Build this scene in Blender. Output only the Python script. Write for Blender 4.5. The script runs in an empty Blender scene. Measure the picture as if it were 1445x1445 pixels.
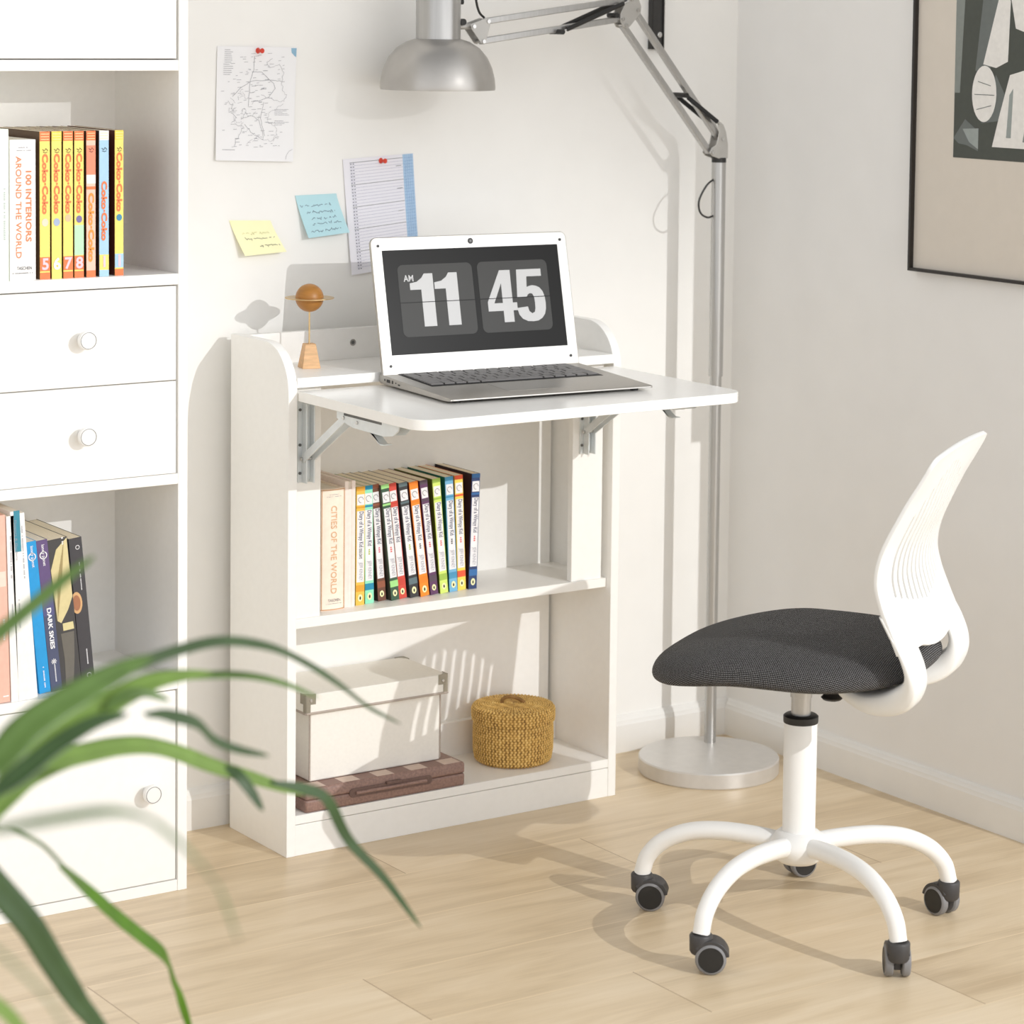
import bpy, bmesh, math, random
from mathutils import Vector, Matrix, Euler
random.seed(7)
SC = bpy.context.scene
COL = SC.collection
PI = math.pi

# ------------------------------------------------------------------ materials
def lin(c):
    c = c / 255.0
    return c / 12.92 if c <= 0.04045 else ((c + 0.055) / 1.055) ** 2.4
def rgb(r, g, b): return (lin(r), lin(g), lin(b), 1)
MATS = {}
def mat(name, col, rough=0.5, metal=0.0, vary=0.0, scale=60.0, bump=0.0, spec=0.5, stretch=None):
    """principled material with optional procedural colour variation / bump"""
    if name in MATS: return MATS[name]
    m = bpy.data.materials.new(name); m.use_nodes = True
    nt = m.node_tree; b = nt.nodes['Principled BSDF']
    b.inputs['Base Color'].default_value = col
    b.inputs['Roughness'].default_value = rough
    b.inputs['Metallic'].default_value = metal
    b.inputs['Specular IOR Level'].default_value = spec
    if vary or bump:
        tc = nt.nodes.new('ShaderNodeTexCoord'); mp = nt.nodes.new('ShaderNodeMapping')
        if stretch: mp.inputs['Scale'].default_value = stretch
        no = nt.nodes.new('ShaderNodeTexNoise'); no.inputs['Scale'].default_value = scale; no.inputs['Detail'].default_value = 4
        nt.links.new(tc.outputs['Object'], mp.inputs['Vector']); nt.links.new(mp.outputs['Vector'], no.inputs['Vector'])
        if vary:
            r = nt.nodes.new('ShaderNodeValToRGB')
            r.color_ramp.elements[0].position = .3; r.color_ramp.elements[1].position = .7
            r.color_ramp.elements[0].color = [max(0, c * (1 - vary)) for c in col[:3]] + [1]
            r.color_ramp.elements[1].color = [min(1, c * (1 + vary)) for c in col[:3]] + [1]
            nt.links.new(no.outputs['Fac'], r.inputs['Fac']); nt.links.new(r.outputs['Color'], b.inputs['Base Color'])
        if bump:
            bp = nt.nodes.new('ShaderNodeBump'); bp.inputs['Strength'].default_value = bump; bp.inputs['Distance'].default_value = .001
            nt.links.new(no.outputs['Fac'], bp.inputs['Height']); nt.links.new(bp.outputs['Normal'], b.inputs['Normal'])
    MATS[name] = m
    return m

WHITE = mat('white_laminate', rgb(245, 244, 241), .38, vary=.012, scale=90)
WHITE2 = mat('white_table_laminate', rgb(244, 243, 240), .22, vary=.01, scale=90)
WALLM = mat('wall_paint', rgb(243, 242, 239), .85, vary=.012, scale=14, bump=.08)
BASEM = mat('baseboard_paint', rgb(238, 237, 234), .5, vary=.01, scale=30)
ALU = mat('brushed_silver', rgb(184, 183, 181), .32, .85, vary=.05, scale=8, stretch=(30, 30, 1))
ALU2 = mat('silver_lacquer', rgb(186, 184, 180), .42, .55, vary=.05, scale=40)
CHROME = mat('bright_steel', rgb(205, 204, 202), .25, .95, vary=.03, scale=30)
BLACK = mat('black_plastic', rgb(34, 33, 32), .45, vary=.1, scale=80)
DARK = mat('charcoal_plastic', rgb(62, 60, 60), .5, vary=.08, scale=120, bump=.1)
GREYRIM = mat('grey_rubber', rgb(128, 127, 128), .55, vary=.05, scale=80)
CHAIRW = mat('white_chair_plastic', rgb(231, 231, 229), .32, vary=.008, scale=60)
STEELW = mat('white_powder_coat', rgb(240, 239, 236), .3, vary=.008, scale=60)
BRACK = mat('pale_grey_steel', rgb(220, 225, 227), .35, .12, vary=.04, scale=60)
SLOTD = mat('dark_slot', rgb(96, 97, 96), .6, vary=.05, scale=60)
GAP = mat('drawer_shadow_gap', rgb(150, 146, 138), .8, vary=.03, scale=60)
PAGE = mat('paper_pages', rgb(240, 230, 208), .9, vary=.06, scale=90, stretch=(14, 1, .4))
PAGEW = mat('white_pages', rgb(232, 226, 214), .9, vary=.07, scale=90, stretch=(14, 1, .4))
PAPER = mat('white_paper', rgb(240, 240, 242), .85, vary=.01, scale=20)
INK = mat('grey_ink', rgb(110, 110, 116), .9, vary=.05, scale=90)
INKD = mat('dark_ink', rgb(52, 52, 56), .9, vary=.05, scale=90)
def flat(r, g, b, rough=.55): return mat('print_%d_%d_%d' % (r, g, b), rgb(r, g, b), rough, vary=.04, scale=120)

# ------------------------------------------------------------------ mesh builder
class MB:
    def __init__(s): s.v = []; s.f = []; s.m = []; s.mats = []
    def mi(s, m):
        if m not in s.mats: s.mats.append(m)
        return s.mats.index(m)
    def add(s, vs, fs, m):
        k = len(s.v); i = s.mi(m)
        s.v += [tuple(p) for p in vs]
        for f in fs: s.f.append([k + a for a in f]); s.m.append(i)
    def box(s, a, b, m, M=None):
        x0, y0, z0 = a; x1, y1, z1 = b
        vs = [(x0,y0,z0),(x1,y0,z0),(x1,y1,z0),(x0,y1,z0),(x0,y0,z1),(x1,y0,z1),(x1,y1,z1),(x0,y1,z1)]
        if M: vs = [M @ Vector(p) for p in vs]
        s.add(vs, [(3,2,1,0),(4,5,6,7),(0,1,5,4),(1,2,6,5),(2,3,7,6),(3,0,4,7)], m); return s
    def bar(s, p, q, w, h, m, up=(0,0,1)):
        """rectangular bar from p to q: w across, h along 'up'"""
        p = Vector(p); q = Vector(q); d = (q - p).normalized(); u = Vector(up)
        sd = d.cross(u).normalized(); u = sd.cross(d).normalized()
        vs = []
        for c in (p, q):
            for a, b in ((-1,-1),(1,-1),(1,1),(-1,1)): vs.append(c + sd * (a * w / 2) + u * (b * h / 2))
        s.add(vs, [(0,1,2,3),(7,6,5,4),(0,4,5,1),(1,5,6,2),(2,6,7,3),(3,7,4,0)], m); return s
    def tube(s, pts, r, m, n=12, cap=True):
        pts = [Vector(p) for p in pts]; rs = r if isinstance(r, (list, tuple)) else [r] * len(pts)
        t0 = (pts[1] - pts[0]).normalized(); u = t0.orthogonal().normalized(); vs = []
        for i, p in enumerate(pts):
            t = (pts[min(i+1, len(pts)-1)] - pts[max(i-1, 0)]).normalized()
            u = (u - t * u.dot(t)).normalized(); w = t.cross(u)
            for k in range(n):
                a = 2 * PI * k / n; vs.append(p + (u * math.cos(a) + w * math.sin(a)) * rs[i])
        fs = []
        for i in range(len(pts) - 1):
            for k in range(n): fs.append((i*n+k, i*n+(k+1) % n, (i+1)*n+(k+1) % n, (i+1)*n+k))
        if cap: fs.append(tuple(reversed(range(n)))); fs.append(tuple((len(pts)-1)*n+k for k in range(n)))
        s.add(vs, fs, m); return s
    def cyl(s, p, q, r, m, n=24): return s.tube([p, q], r, m, n)
    def lathe(s, prof, m, c=(0,0,0), n=40, M=None, closed=True):
        """profile [(r,z)] turned about z"""
        vs = []; fs = []; idx = []
        for r, z in prof:
            if r < 1e-6: idx.append([len(vs)]); vs.append(Vector((0,0,z)))
            else:
                idx.append(list(range(len(vs), len(vs)+n)))
                for k in range(n):
                    a = 2*PI*k/n; vs.append(Vector((r*math.cos(a), r*math.sin(a), z)))
        for A, B in zip(idx, idx[1:]):
            for k in range(n):
                k2 = (k+1) % n
                if len(A) == 1 and len(B) == 1: continue
                if len(A) == 1: fs.append((A[0], B[k2], B[k])) 
                elif len(B) == 1: fs.append((A[k], A[k2], B[0]))
                else: fs.append((A[k], A[k2], B[k2], B[k]))
        if closed:
            if len(idx[0]) > 1: fs.append(tuple(reversed(idx[0])))
            if len(idx[-1]) > 1: fs.append(tuple(idx[-1]))
        vs = [(M @ p if M else p) + Vector(c) for p in vs]
        s.add(vs, fs, m); return s
    def prism(s, poly, h, m, M):
        """polygon (2D) extruded by h along local z, placed by M"""
        n = len(poly); vs = [M @ Vector((x, y, 0)) for x, y in poly] + [M @ Vector((x, y, h)) for x, y in poly]
        fs = [tuple(reversed(range(n))), tuple(range(n, 2*n))] + [(i, (i+1) % n, n+(i+1) % n, n+i) for i in range(n)]
        s.add(vs, fs, m); return s
    def poly(s, pts, m, M=None):
        vs = [Vector(p if len(p) == 3 else (p[0], p[1], 0)) for p in pts]
        if M: vs = [M @ p for p in vs]
        s.add(vs, [tuple(range(len(vs)))], m); return s
    def ribbon(s, pts, w, m, M=None):
        """thin flat ink line in the local xy plane"""
        P = [Vector((p[0], p[1])) for p in pts]
        vs = []
        for i, p in enumerate(P):
            t = P[min(i+1, len(P)-1)] - P[max(i-1, 0)]
            if t.length < 1e-9: t = Vector((1, 0))
            t.normalize(); nn = Vector((-t.y, t.x)) * (w/2)
            for q in (p + nn, p - nn): vs.append(Vector((q.x, q.y, 0)))
        if M: vs = [M @ q for q in vs]
        s.add(vs, [(2*i, 2*i+1, 2*i+3, 2*i+2) for i in range(len(P)-1)], m); return s
    def text(s, txt, size, m, M, bold=0.0, width=None, align='CENTER', serif=False):
        if txt == '~':      # a line too small to read: a row of short strokes
            n = max(4, int(width / (size*.40))); r_ = random.Random(int(width*1e5) + n)
            for i in range(n):
                if r_.random() < .14: continue
                a = -width/2 + width*i/n; hh = size*(.34 + .12*r_.random())
                s.add([M @ Vector(p) for p in ((a, -hh/2, 0), (a + width/n*.62, -hh/2, 0), (a + width/n*.62, hh/2, 0), (a, hh/2, 0))], [(0, 1, 2, 3)], m)
            return s
        vs, fs, (x0, x1, y0, y1) = text_mesh(txt, bold)
        k = size; kx = k
        if width: kx = width / max(1e-6, x1 - x0)
        cx = (x0 + x1) / 2 if align == 'CENTER' else x0
        cy = (y0 + y1) / 2
        s.add([M @ Vector(((p[0]-cx)*kx, (p[1]-cy)*k, 0)) for p in vs], fs, m); return s
    def build(s, name, parent=None, bevel=0.0, seg=2, smooth=35, loc=None):
        me = bpy.data.meshes.new(name); me.from_pydata(s.v, [], s.f)
        for m in s.mats: me.materials.append(m)
        me.polygons.foreach_set('material_index', s.m)
        if smooth:
            me.polygons.foreach_set('use_smooth', [True]*len(me.polygons))
            me.set_sharp_from_angle(angle=math.radians(smooth))
        me.validate(); me.update()
        o = bpy.data.objects.new(name, me); COL.objects.link(o)
        if parent: o.parent = parent
        if loc: o.location = loc
        if bevel:
            bv = o.modifiers.new('bevel', 'BEVEL'); bv.width = bevel; bv.segments = seg; bv.limit_method = 'ANGLE'; bv.angle_limit = math.radians(40)
            bv.harden_normals = False
        return o
_TXT = {}
def text_mesh(txt, bold=0.0):
    k = (txt, bold)
    if k in _TXT: return _TXT[k]
    cu = bpy.data.curves.new('t', 'FONT'); cu.body = txt; cu.size = 1; cu.offset = bold; cu.resolution_u = 3
    o = bpy.data.objects.new('t', cu); COL.objects.link(o)
    dg = bpy.context.evaluated_depsgraph_get(); dg.update()
    me = bpy.data.meshes.new_from_object(o.evaluated_get(dg))
    vs = [tuple(v.co) for v in me.vertices]; fs = [tuple(p.vertices) for p in me.polygons]
    bpy.data.objects.remove(o); bpy.data.curves.remove(cu); bpy.data.meshes.remove(me)
    xs = [v[0] for v in vs] or [0, 1]; ys = [v[1] for v in vs] or [0, 1]
    _TXT[k] = (vs, fs, (min(xs), max(xs), min(ys), max(ys)))
    return _TXT[k]
def glyph_mesh(loops):
    """filled 2D outline with holes -> (verts, faces)"""
    cu = bpy.data.curves.new('g', 'CURVE'); cu.dimensions = '2D'; cu.fill_mode = 'BOTH'
    for lp in loops:
        sp = cu.splines.new('POLY'); sp.points.add(len(lp)-1); sp.use_cyclic_u = True
        for p, q in zip(sp.points, lp): p.co = (q[0], q[1], 0, 1)
    o = bpy.data.objects.new('g', cu); COL.objects.link(o)
    dg = bpy.context.evaluated_depsgraph_get(); dg.update()
    me = bpy.data.meshes.new_from_object(o.evaluated_get(dg))
    r = [tuple(v.co) for v in me.vertices], [tuple(p.vertices) for p in me.polygons]
    bpy.data.objects.remove(o); bpy.data.curves.remove(cu); bpy.data.meshes.remove(me)
    return r

def thing(name, label, cat, loc=(0,0,0), rz=0.0, group=None):
    o = bpy.data.objects.new(name, None); COL.objects.link(o); o.empty_display_size = .05
    o.location = loc; o.rotation_euler = (0, 0, rz)
    return tag(o, label, cat, group)
def tag(o, label, cat, group=None):
    o['label'] = label; o['category'] = cat
    if group: o['group'] = group
    return o
def struct(o):
    o['kind'] = 'structure'; return o
def face_m(origin, xdir, ydir):
    """matrix that maps local xy onto the plane with these directions"""
    x = Vector(xdir).normalized(); y = Vector(ydir).normalized(); z = x.cross(y)
    M = Matrix((x, y, z)).transposed().to_4x4(); M.translation = Vector(origin); return M
def crom(P, n):
    """Catmull-Rom through tuples, n samples per span"""
    P = [Vector(p) for p in P]; out = []
    Q = [P[0]*2 - P[1]] + P + [P[-1]*2 - P[-2]]
    for i in range(1, len(Q)-2):
        a, b, c, d = Q[i-1], Q[i], Q[i+1], Q[i+2]
        for k in range(n):
            t = k/n
            out.append(.5*((2*b) + (c-a)*t + (2*a-5*b+4*c-d)*t*t + (3*b-a-3*c+d)*t**3))
    out.append(P[-1]); return out
def arc(cx, cy, r, a0, a1, n): return [(cx + r*math.cos(math.radians(a0+(a1-a0)*i/n)), cy + r*math.sin(math.radians(a0+(a1-a0)*i/n))) for i in range(n+1)]

# ------------------------------------------------------------------ dimensions (metres)
XR = .9867          # right wall
W, T = .600, .015   # desk width, board thickness
YF, YB = -.2052, -.0265
H, ZU, ZM, ZB = .7607, .7126, .3526, .0608
TZ = .694
TABY = -.542

# ------------------------------------------------------------------ floor material: oak planks along x
def floor_mat():
    m = bpy.data.materials.new('oak_laminate'); m.use_nodes = True
    nt = m.node_tree; N = nt.nodes; L = nt.links; b = N['Principled BSDF']
    def math_(op, a, c=None):
        n = N.new('ShaderNodeMath'); n.operation = op
        for i, v in enumerate((a, c)):
            if v is None: continue
            if isinstance(v, (int, float)): n.inputs[i].default_value = v
            else: L.new(v, n.inputs[i])
        return n.outputs[0]
    tc = N.new('ShaderNodeTexCoord'); sp = N.new('ShaderNodeSeparateXYZ'); L.new(tc.outputs['Object'], sp.inputs[0])
    PW, PL = .1672, 1.2
    ry = math_('DIVIDE', math_('ADD', sp.outputs['Y'], .3595), PW)
    row = math_('FLOOR', ry); fy = math_('FRACT', ry)
    cx = math_('DIVIDE', math_('SUBTRACT', math_('SUBTRACT', sp.outputs['X'], 1.3115), math_('MULTIPLY', row, .89)), PL)
    colu = math_('FLOOR', cx); fx = math_('FRACT', cx)
    # joints
    def edge(f, w):
        d = math_('MINIMUM', f, math_('SUBTRACT', 1.0, f)); return math_('LESS_THAN', d, w)
    jy = edge(fy, .0075); jx = edge(fx, .0007)
    jd = math_('GREATER_THAN', fy, .5)
    joint = math_('MAXIMUM', jy, jx)
    # per plank random
    wn = N.new('ShaderNodeTexWhiteNoise'); wn.noise_dimensions = '2D'
    cb = N.new('ShaderNodeCombineXYZ'); L.new(row, cb.inputs[0]); L.new(colu, cb.inputs[1]); L.new(cb.outputs[0], wn.inputs['Vector'])
    # grain
    cg = N.new('ShaderNodeCombineXYZ')
    L.new(math_('MULTIPLY', sp.outputs['X'], 1.6), cg.inputs[0]); L.new(math_('MULTIPLY', sp.outputs['Y'], 10.0), cg.inputs[1]); L.new(math_('MULTIPLY', wn.outputs['Value'], 37.0), cg.inputs[2])
    n1 = N.new('ShaderNodeTexNoise'); n1.inputs['Scale'].default_value = 2.2; n1.inputs['Detail'].default_value = 7; n1.inputs['Distortion'].default_value = .7
    L.new(cg.outputs[0], n1.inputs['Vector'])
    cf = N.new('ShaderNodeCombineXYZ'); L.new(math_('MULTIPLY', sp.outputs['X'], 6.0), cf.inputs[0]); L.new(math_('MULTIPLY', sp.outputs['Y'], 190.0), cf.inputs[1])
    n2 = N.new('ShaderNodeTexNoise'); n2.inputs['Scale'].default_value = 1.5; n2.inputs['Detail'].default_value = 3; L.new(cf.outputs[0], n2.inputs['Vector'])
    f = math_('ADD', math_('ADD', math_('MULTIPLY', n1.outputs['Fac'], .62), math_('MULTIPLY', n2.outputs['Fac'], .22)), math_('MULTIPLY', wn.outputs['Value'], .16))
    r = N.new('ShaderNodeValToRGB'); L.new(f, r.inputs['Fac'])
    r.color_ramp.elements[0].position = .30; r.color_ramp.elements[0].color = rgb(193, 170, 136)
    r.color_ramp.elements[1].position = .70; r.color_ramp.elements[1].color = rgb(229, 211, 182)
    e = r.color_ramp.elements.new(.5); e.color = rgb(216, 195, 162)
    mx = N.new('ShaderNodeMix'); mx.data_type = 'RGBA'; L.new(joint, mx.inputs[0]); L.new(r.outputs['Color'], mx.inputs[6])
    mj = N.new('ShaderNodeMix'); mj.data_type = 'RGBA'; L.new(jx, mj.inputs[0]); mj.inputs[6].default_value = rgb(226, 205, 172); mj.inputs[7].default_value = rgb(165, 138, 104)
    L.new(mj.outputs[2], mx.inputs[7]); L.new(mx.outputs[2], b.inputs['Base Color'])
    b.inputs['Roughness'].default_value = .33
    bu = N.new('ShaderNodeBump'); bu.inputs['Strength'].default_value = .25; bu.inputs['Distance'].default_value = .0006
    L.new(math_('SUBTRACT', n2.outputs['Fac'], math_('MULTIPLY', joint, 1.2)), bu.inputs['Height']); L.new(bu.outputs['Normal'], b.inputs['Normal'])
    return m

# ------------------------------------------------------------------ the setting
fl = MB().box((-3.2, -5.2, -.03), (2.6, .08, 0), floor_mat()).build('floor', smooth=0); struct(fl)
struct(MB().box((-3.2, 0, 0), (XR + .08, .08, 2.6), WALLM).build('wall_back', smooth=0))
struct(MB().box((XR, -.90, 0), (XR + .08, 0, 2.6), mat('right_wall_shade_grey', rgb(236, 235, 233), .85, vary=.012, scale=14, bump=.08)).build('wall_right', smooth=0))  # wall colour greyed on this side to imitate its shade
def baseboard(name, length, loc, rz):
    # moulded profile: (out from the wall, height)
    pr = [(0,0),(.0104,0),(.0104,.047),(.0088,.050),(.0084,.054),(.0060,.057),(.0050,.060),(.0022,.0625),(0,.063)]
    M = Matrix.Translation(loc) @ Matrix.Rotation(rz, 4, 'Z') @ Matrix(((0,0,1,0),(-1,0,0,0),(0,1,0,0),(0,0,0,1)))
    return struct(MB().prism(pr, length, BASEM, M).build(name, smooth=25))
struct(MB().box((1.186, -4.32, 2.168), (2.6, -4.30, 2.6), WALLM).build('sun_blocker', smooth=0))   # added panel out of view, shaped to shade the upper back wall
baseboard('baseboard_back', 3.2 + XR, (-3.2, 0, 0), 0)
baseboard('baseboard_right', 0.90 - .0104, (XR, -.0104, 0), -PI/2)

# ------------------------------------------------------------------ fold-out desk cabinet
D = thing('desk_cabinet', 'white shelf cabinet with a fold-out desk top, against the back wall', 'desk')
def side_panel(x0):
    # rounded upper front corner (y,z) outline
    prof = [(YB, 0), (YF, 0), (YF, .690)]
    prof += [(YF + .072*(1-math.cos(a)) , .690 + .0707*math.sin(a)) for a in [math.radians(6*i) for i in range(1, 16)]]
    prof += [(YB, H)]
    M = Matrix(((0,0,1,x0),(1,0,0,0),(0,1,0,0),(0,0,0,1)))
    return MB().prism(prof, T, WHITE, M).build('side_panel', D, bevel=.0007, smooth=25)
side_panel(0); side_panel(W - T)
xi0, xi1 = T, W - T
YP = -.043            # front of the back panel
MB().box((xi0, YF + .0005, ZU - .0145), (xi1, YP, ZU), WHITE).build('top_shelf', D, bevel=.0006)
MB().box((xi0, -.1932, ZM - .0145), (xi1, YP, ZM), WHITE).build('middle_shelf', D, bevel=.0006)
MB().box((xi0, YF + .0006, ZB - .0135), (xi1, YP, ZB), WHITE).build('bottom_shelf', D, bevel=.0006)
MB().box((xi0, YF + .0010, 0), (xi1, YF + .014, ZB - .0145), WHITE).build('toe_board', D, bevel=.0005)
MB().box((xi0, YP - .006, ZU), (xi1, YP + .006, H - .0008), WHITE).build('back_rail', D, bevel=.0005)
MB().box((xi0 + .0003, YP, .02), (xi1 - .0065, YP + .004, ZU - .001), WHITE).build('back_panel', D, smooth=0)
MB().box((xi0, YP - .014, ZB), (xi1, YP, ZB + .055), WHITE).build('lower_back_rail', D, bevel=.0005)
for sx in (xi0 + .0008, .5185): # upright boards carrying the hinges
    MB().box((sx, -.190, ZM), (sx + (.0475 if sx < .3 else .058), -.178, ZU - .0145), WHITE).build('support_board', D, bevel=.0006)
    # the deeper upright at its back
for x, z in ((.1995, .7375), (.40, .7375)):
    s = MB().cyl((x, YP - .0068, z), (x, YP - .006, z), .0052, CHROME, 20)
    s.cyl((x, YP - .0072, z), (x, YP - .0068, z), .0028, SLOTD, 12); s.build('rail_screw', D)
# the fold-out top
tp = [(xi0 + .0005, YF - .0012)]
tp += arc(xi0 + .0005 + .034, TABY + .034, .034, 180, 270, 10)
tp += arc(xi1 - .0005 - .034, TABY + .034, .034, 270, 360, 10)
tp += [(xi1 - .0005, YF - .0012)]
tab = MB().prism(tp, .0150, WHITE2, Matrix.Translation((0, 0, TZ - .0150))).build('table_top', D, bevel=.0007, smooth=25)
def bracket(xc, sgn):
    zt = TZ - .0151
    b = MB()
    b.box((xc - .014, -.1925, .556), (xc + .014, -.1902, .677), BRACK)          # wall plate
    b.box((xc - .0075, -.206, .556), (xc - .0055, -.1925, .674), BRACK)         # channel cheeks
    b.box((xc + .0055, -.206, .556), (xc + .0075, -.1925, .674), BRACK)
    b.box((xc - .0055, -.1945, .560), (xc + .0055, -.1926, .674), BRACK)
    br = b.build('hinge_bracket', D, bevel=.0004)
    # horizontal rail below the top, two cheeks with a slot between
    h = MB()
    pts = [(-.300, zt), (-.300, zt - .013), (-.345, zt - .021), (-.43, zt - .022), (-.455, zt - .018), (-.468, zt - .010), (-.472, zt)]
    for xx in (xc - .011, xc + .0085):
        h.prism(pts, .0022, BRACK, Matrix(((0,0,1,xx),(1,0,0,0),(0,1,0,0),(0,0,0,1))))
    h.box((xc - .011, -.472, zt - .002), (xc + .0108, -.205, zt), BRACK)
    h.box((xc - .0112, -.425, zt - .0065), (xc - .0108, -.32, zt - .0025), SLOTD)
    h.build('top_rail', br, bevel=.0004)
    for xx in (xc - .0088, xc + .0068):
        MB().bar((xx, -.199, .592), (xx, -.320, zt - .010), .0022, .0115, BRACK).build('strut', br, bevel=.0003)
    l = MB()
    lp = [(-.372, zt - .020), (-.392, zt - .022), (-.405, zt - .034), (-.414, zt - .037), (-.424, zt - .036), (-.424, zt - .0345), (-.413, zt - .0350), (-.400, zt - .028), (-.388, zt - .020)]
    l.prism(lp, .013, BRACK, Matrix(((0,0,1,xc-.0065),(1,0,0,0),(0,1,0,0),(0,0,0,1)))); l.build('release_lever', br, bevel=.0004)
    for z in (.570, .612, .664):
        for xx in (xc - .0108, xc + .0108):
            MB().cyl((xx, -.1925, z), (xx, -.1938, z), .0022, SLOTD, 12).build('screw', br)
    for y, z in ((-.199, .592), (-.320, zt - .010), (-.358, zt - .012)):
        MB().cyl((xc - .0128, y, z), (xc + .0128, y, z), .0028, CHROME, 14).build('rivet', br)
bracket(.0370, 1); bracket(.5445, -1)
# ------------------------------------------------------------------ tall bookcase
BX, BXI, BY, BYB = -.1864, -.2012, -.2508, -.0472
BL = -.790
B = thing('bookcase', 'tall white bookcase with drawers and open shelves, left of the desk cabinet', 'bookcase')
TOPZ = 1.62
MB().box((BXI, BY, 0), (BX, -.012, TOPZ), WHITE).build('side_panel', B, bevel=.0007)
MB().box((BL, BY, 0), (BL + .0148, -.012, TOPZ), WHITE).build('side_panel', B, bevel=.0007)
MB().box((BL + .0148, BYB, .005), (BXI, BYB + .004, TOPZ - .01), WHITE).build('back_panel', B, smooth=0)
def shelf(z0, z1, nm='shelf'): return MB().box((BL + .0148, BY + .0004, z0), (BXI, BYB, z1), WHITE).build(nm, B, bevel=.0006)
shelf(1.1626, 1.1775); shelf(.8647, .8802); shelf(.5838, .5985); shelf(.2913, .3055); shelf(TOPZ - .0148, TOPZ, 'top_board')
MB().box((BL + .0148, BY + .0012, 0), (BXI, BY + .016, .0160), WHITE).build('plinth', B, bevel=.0005)
def knob(parent, x, z):
    M = Matrix.Translation((x, BY + .0004, z)) @ Matrix.Rotation(PI/2, 4, 'X')
    k = MB().lathe([(.0075,0),(.0070,.006),(.0105,.010),(.0131,.0125),(.0133,.0185),(.0126,.0198),(.0112,.0200),(.0110,.0196),(.0108,.0200),(.0,.0206)], STEELW, n=36, M=M)
    k.lathe([(.0110,.0201),(.0117,.0203),(.0117,.02045),(.0110,.02045)], GREYRIM, n=36, M=M, closed=False)
    return k.build('knob', parent, smooth=30)
def front(name, z0, z1, knobs):
    o = MB().box((BL + .0165, BY + .0010, z0), (BXI - .0030, BY + .0150, z1), WHITE).build(name, B, bevel=.0006)
    for x, z in knobs: knob(o, x, z)
    return o
front('drawer', .7310, .8628, [(-.3464, .7964), (-.645, .7964)])
front('drawer', .5993, .7293, [(-.3464, .6641), (-.645, .6641)])
front('door', .0178, .2895, [(-.2481, .1507)])
front('door', 1.1792, 1.598, [(-.2481, 1.45)])
for z0, z1 in ((.5985, .8647),):    # drawer boxes behind the fronts
    MB().box((BL + .03, BY + .015, z0 + .004), (BXI - .012, BYB - .01, z1 - .006), WHITE).build('drawer_box', B, smooth=0)

# ------------------------------------------------------------------ books
def book(w, h, dep, left, spine, page=PAGE, hard=False, bands=(), letters=(), decor=None, name='book', label='', group=None,
         lean=0.0, cover=None, cat='book'):
    """left = lower left front (spine) corner; bands (z0,z1,mat[,x0,x1]); letters drawn on the spine"""
    cover = cover or spine
    root = thing(name, label, cat, (left[0], left[1], left[2]), 0, group)
    root.rotation_euler = (0, lean, 0)
    if lean > 0:   # tips to the right about its right lower corner
        root.location = (left[0] + w - w*math.cos(lean), left[1], left[2] + w*math.sin(lean))
    c = MB(); t = .0022 if hard else .0008
    ins = .003 if hard else .0003
    c.box((0, 0, 0), (w, t, h), spine)
    c.box((0, t, 0), (t, dep, h), cover); c.box((w - t, t, 0), (w, dep, h), cover)
    for bd in bands:
        z0, z1, m = bd[:3]; x0, x1 = (bd[3], bd[4]) if len(bd) > 3 else (0, w)
        c.box((x0, -.00025, z0), (x1, 0, z1), m)
    if decor: decor(c, w, h)
    c.build('cover', root, smooth=0)
    MB().box((t, t, ins), (w - t, dep - ins, h - ins), page).build('pages', root, smooth=0)
    if letters:
        l = MB()
        for txt, x, z, size, width, m, bold in letters:   # reads top to bottom
            l.text(txt, size, m, face_m((x, -.0006, z), (0,0,-1), (1,0,0)), bold, width)
        l.build('lettering', root, smooth=0)
    return root
R = math.radians
def upright(c, txt, size, m, x, z, width=None, bold=0.0, y=-.0006):
    c.text(txt, size, m, face_m((x, y, z), (1,0,0), (0,0,1)), bold, width)
def disc(c, x, z, r, m, y=-.0005, sy=1.0, n=18):
    c.poly([(x + r*math.cos(2*PI*k/n), y, z + sy*r*math.sin(2*PI*k/n)) for k in range(n)], m)
GB = 'books on the middle shelf of the desk cabinet'
CREAM = flat(250, 236, 220); COPP = flat(206, 160, 120); PINKW = flat(246, 232, 224); TITLE = flat(222, 178, 136)
SW = flat(242, 241, 244); NAVYINK = flat(64, 66, 100); GREYINK = flat(150, 150, 162); OVAL = flat(252, 246, 190)
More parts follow.
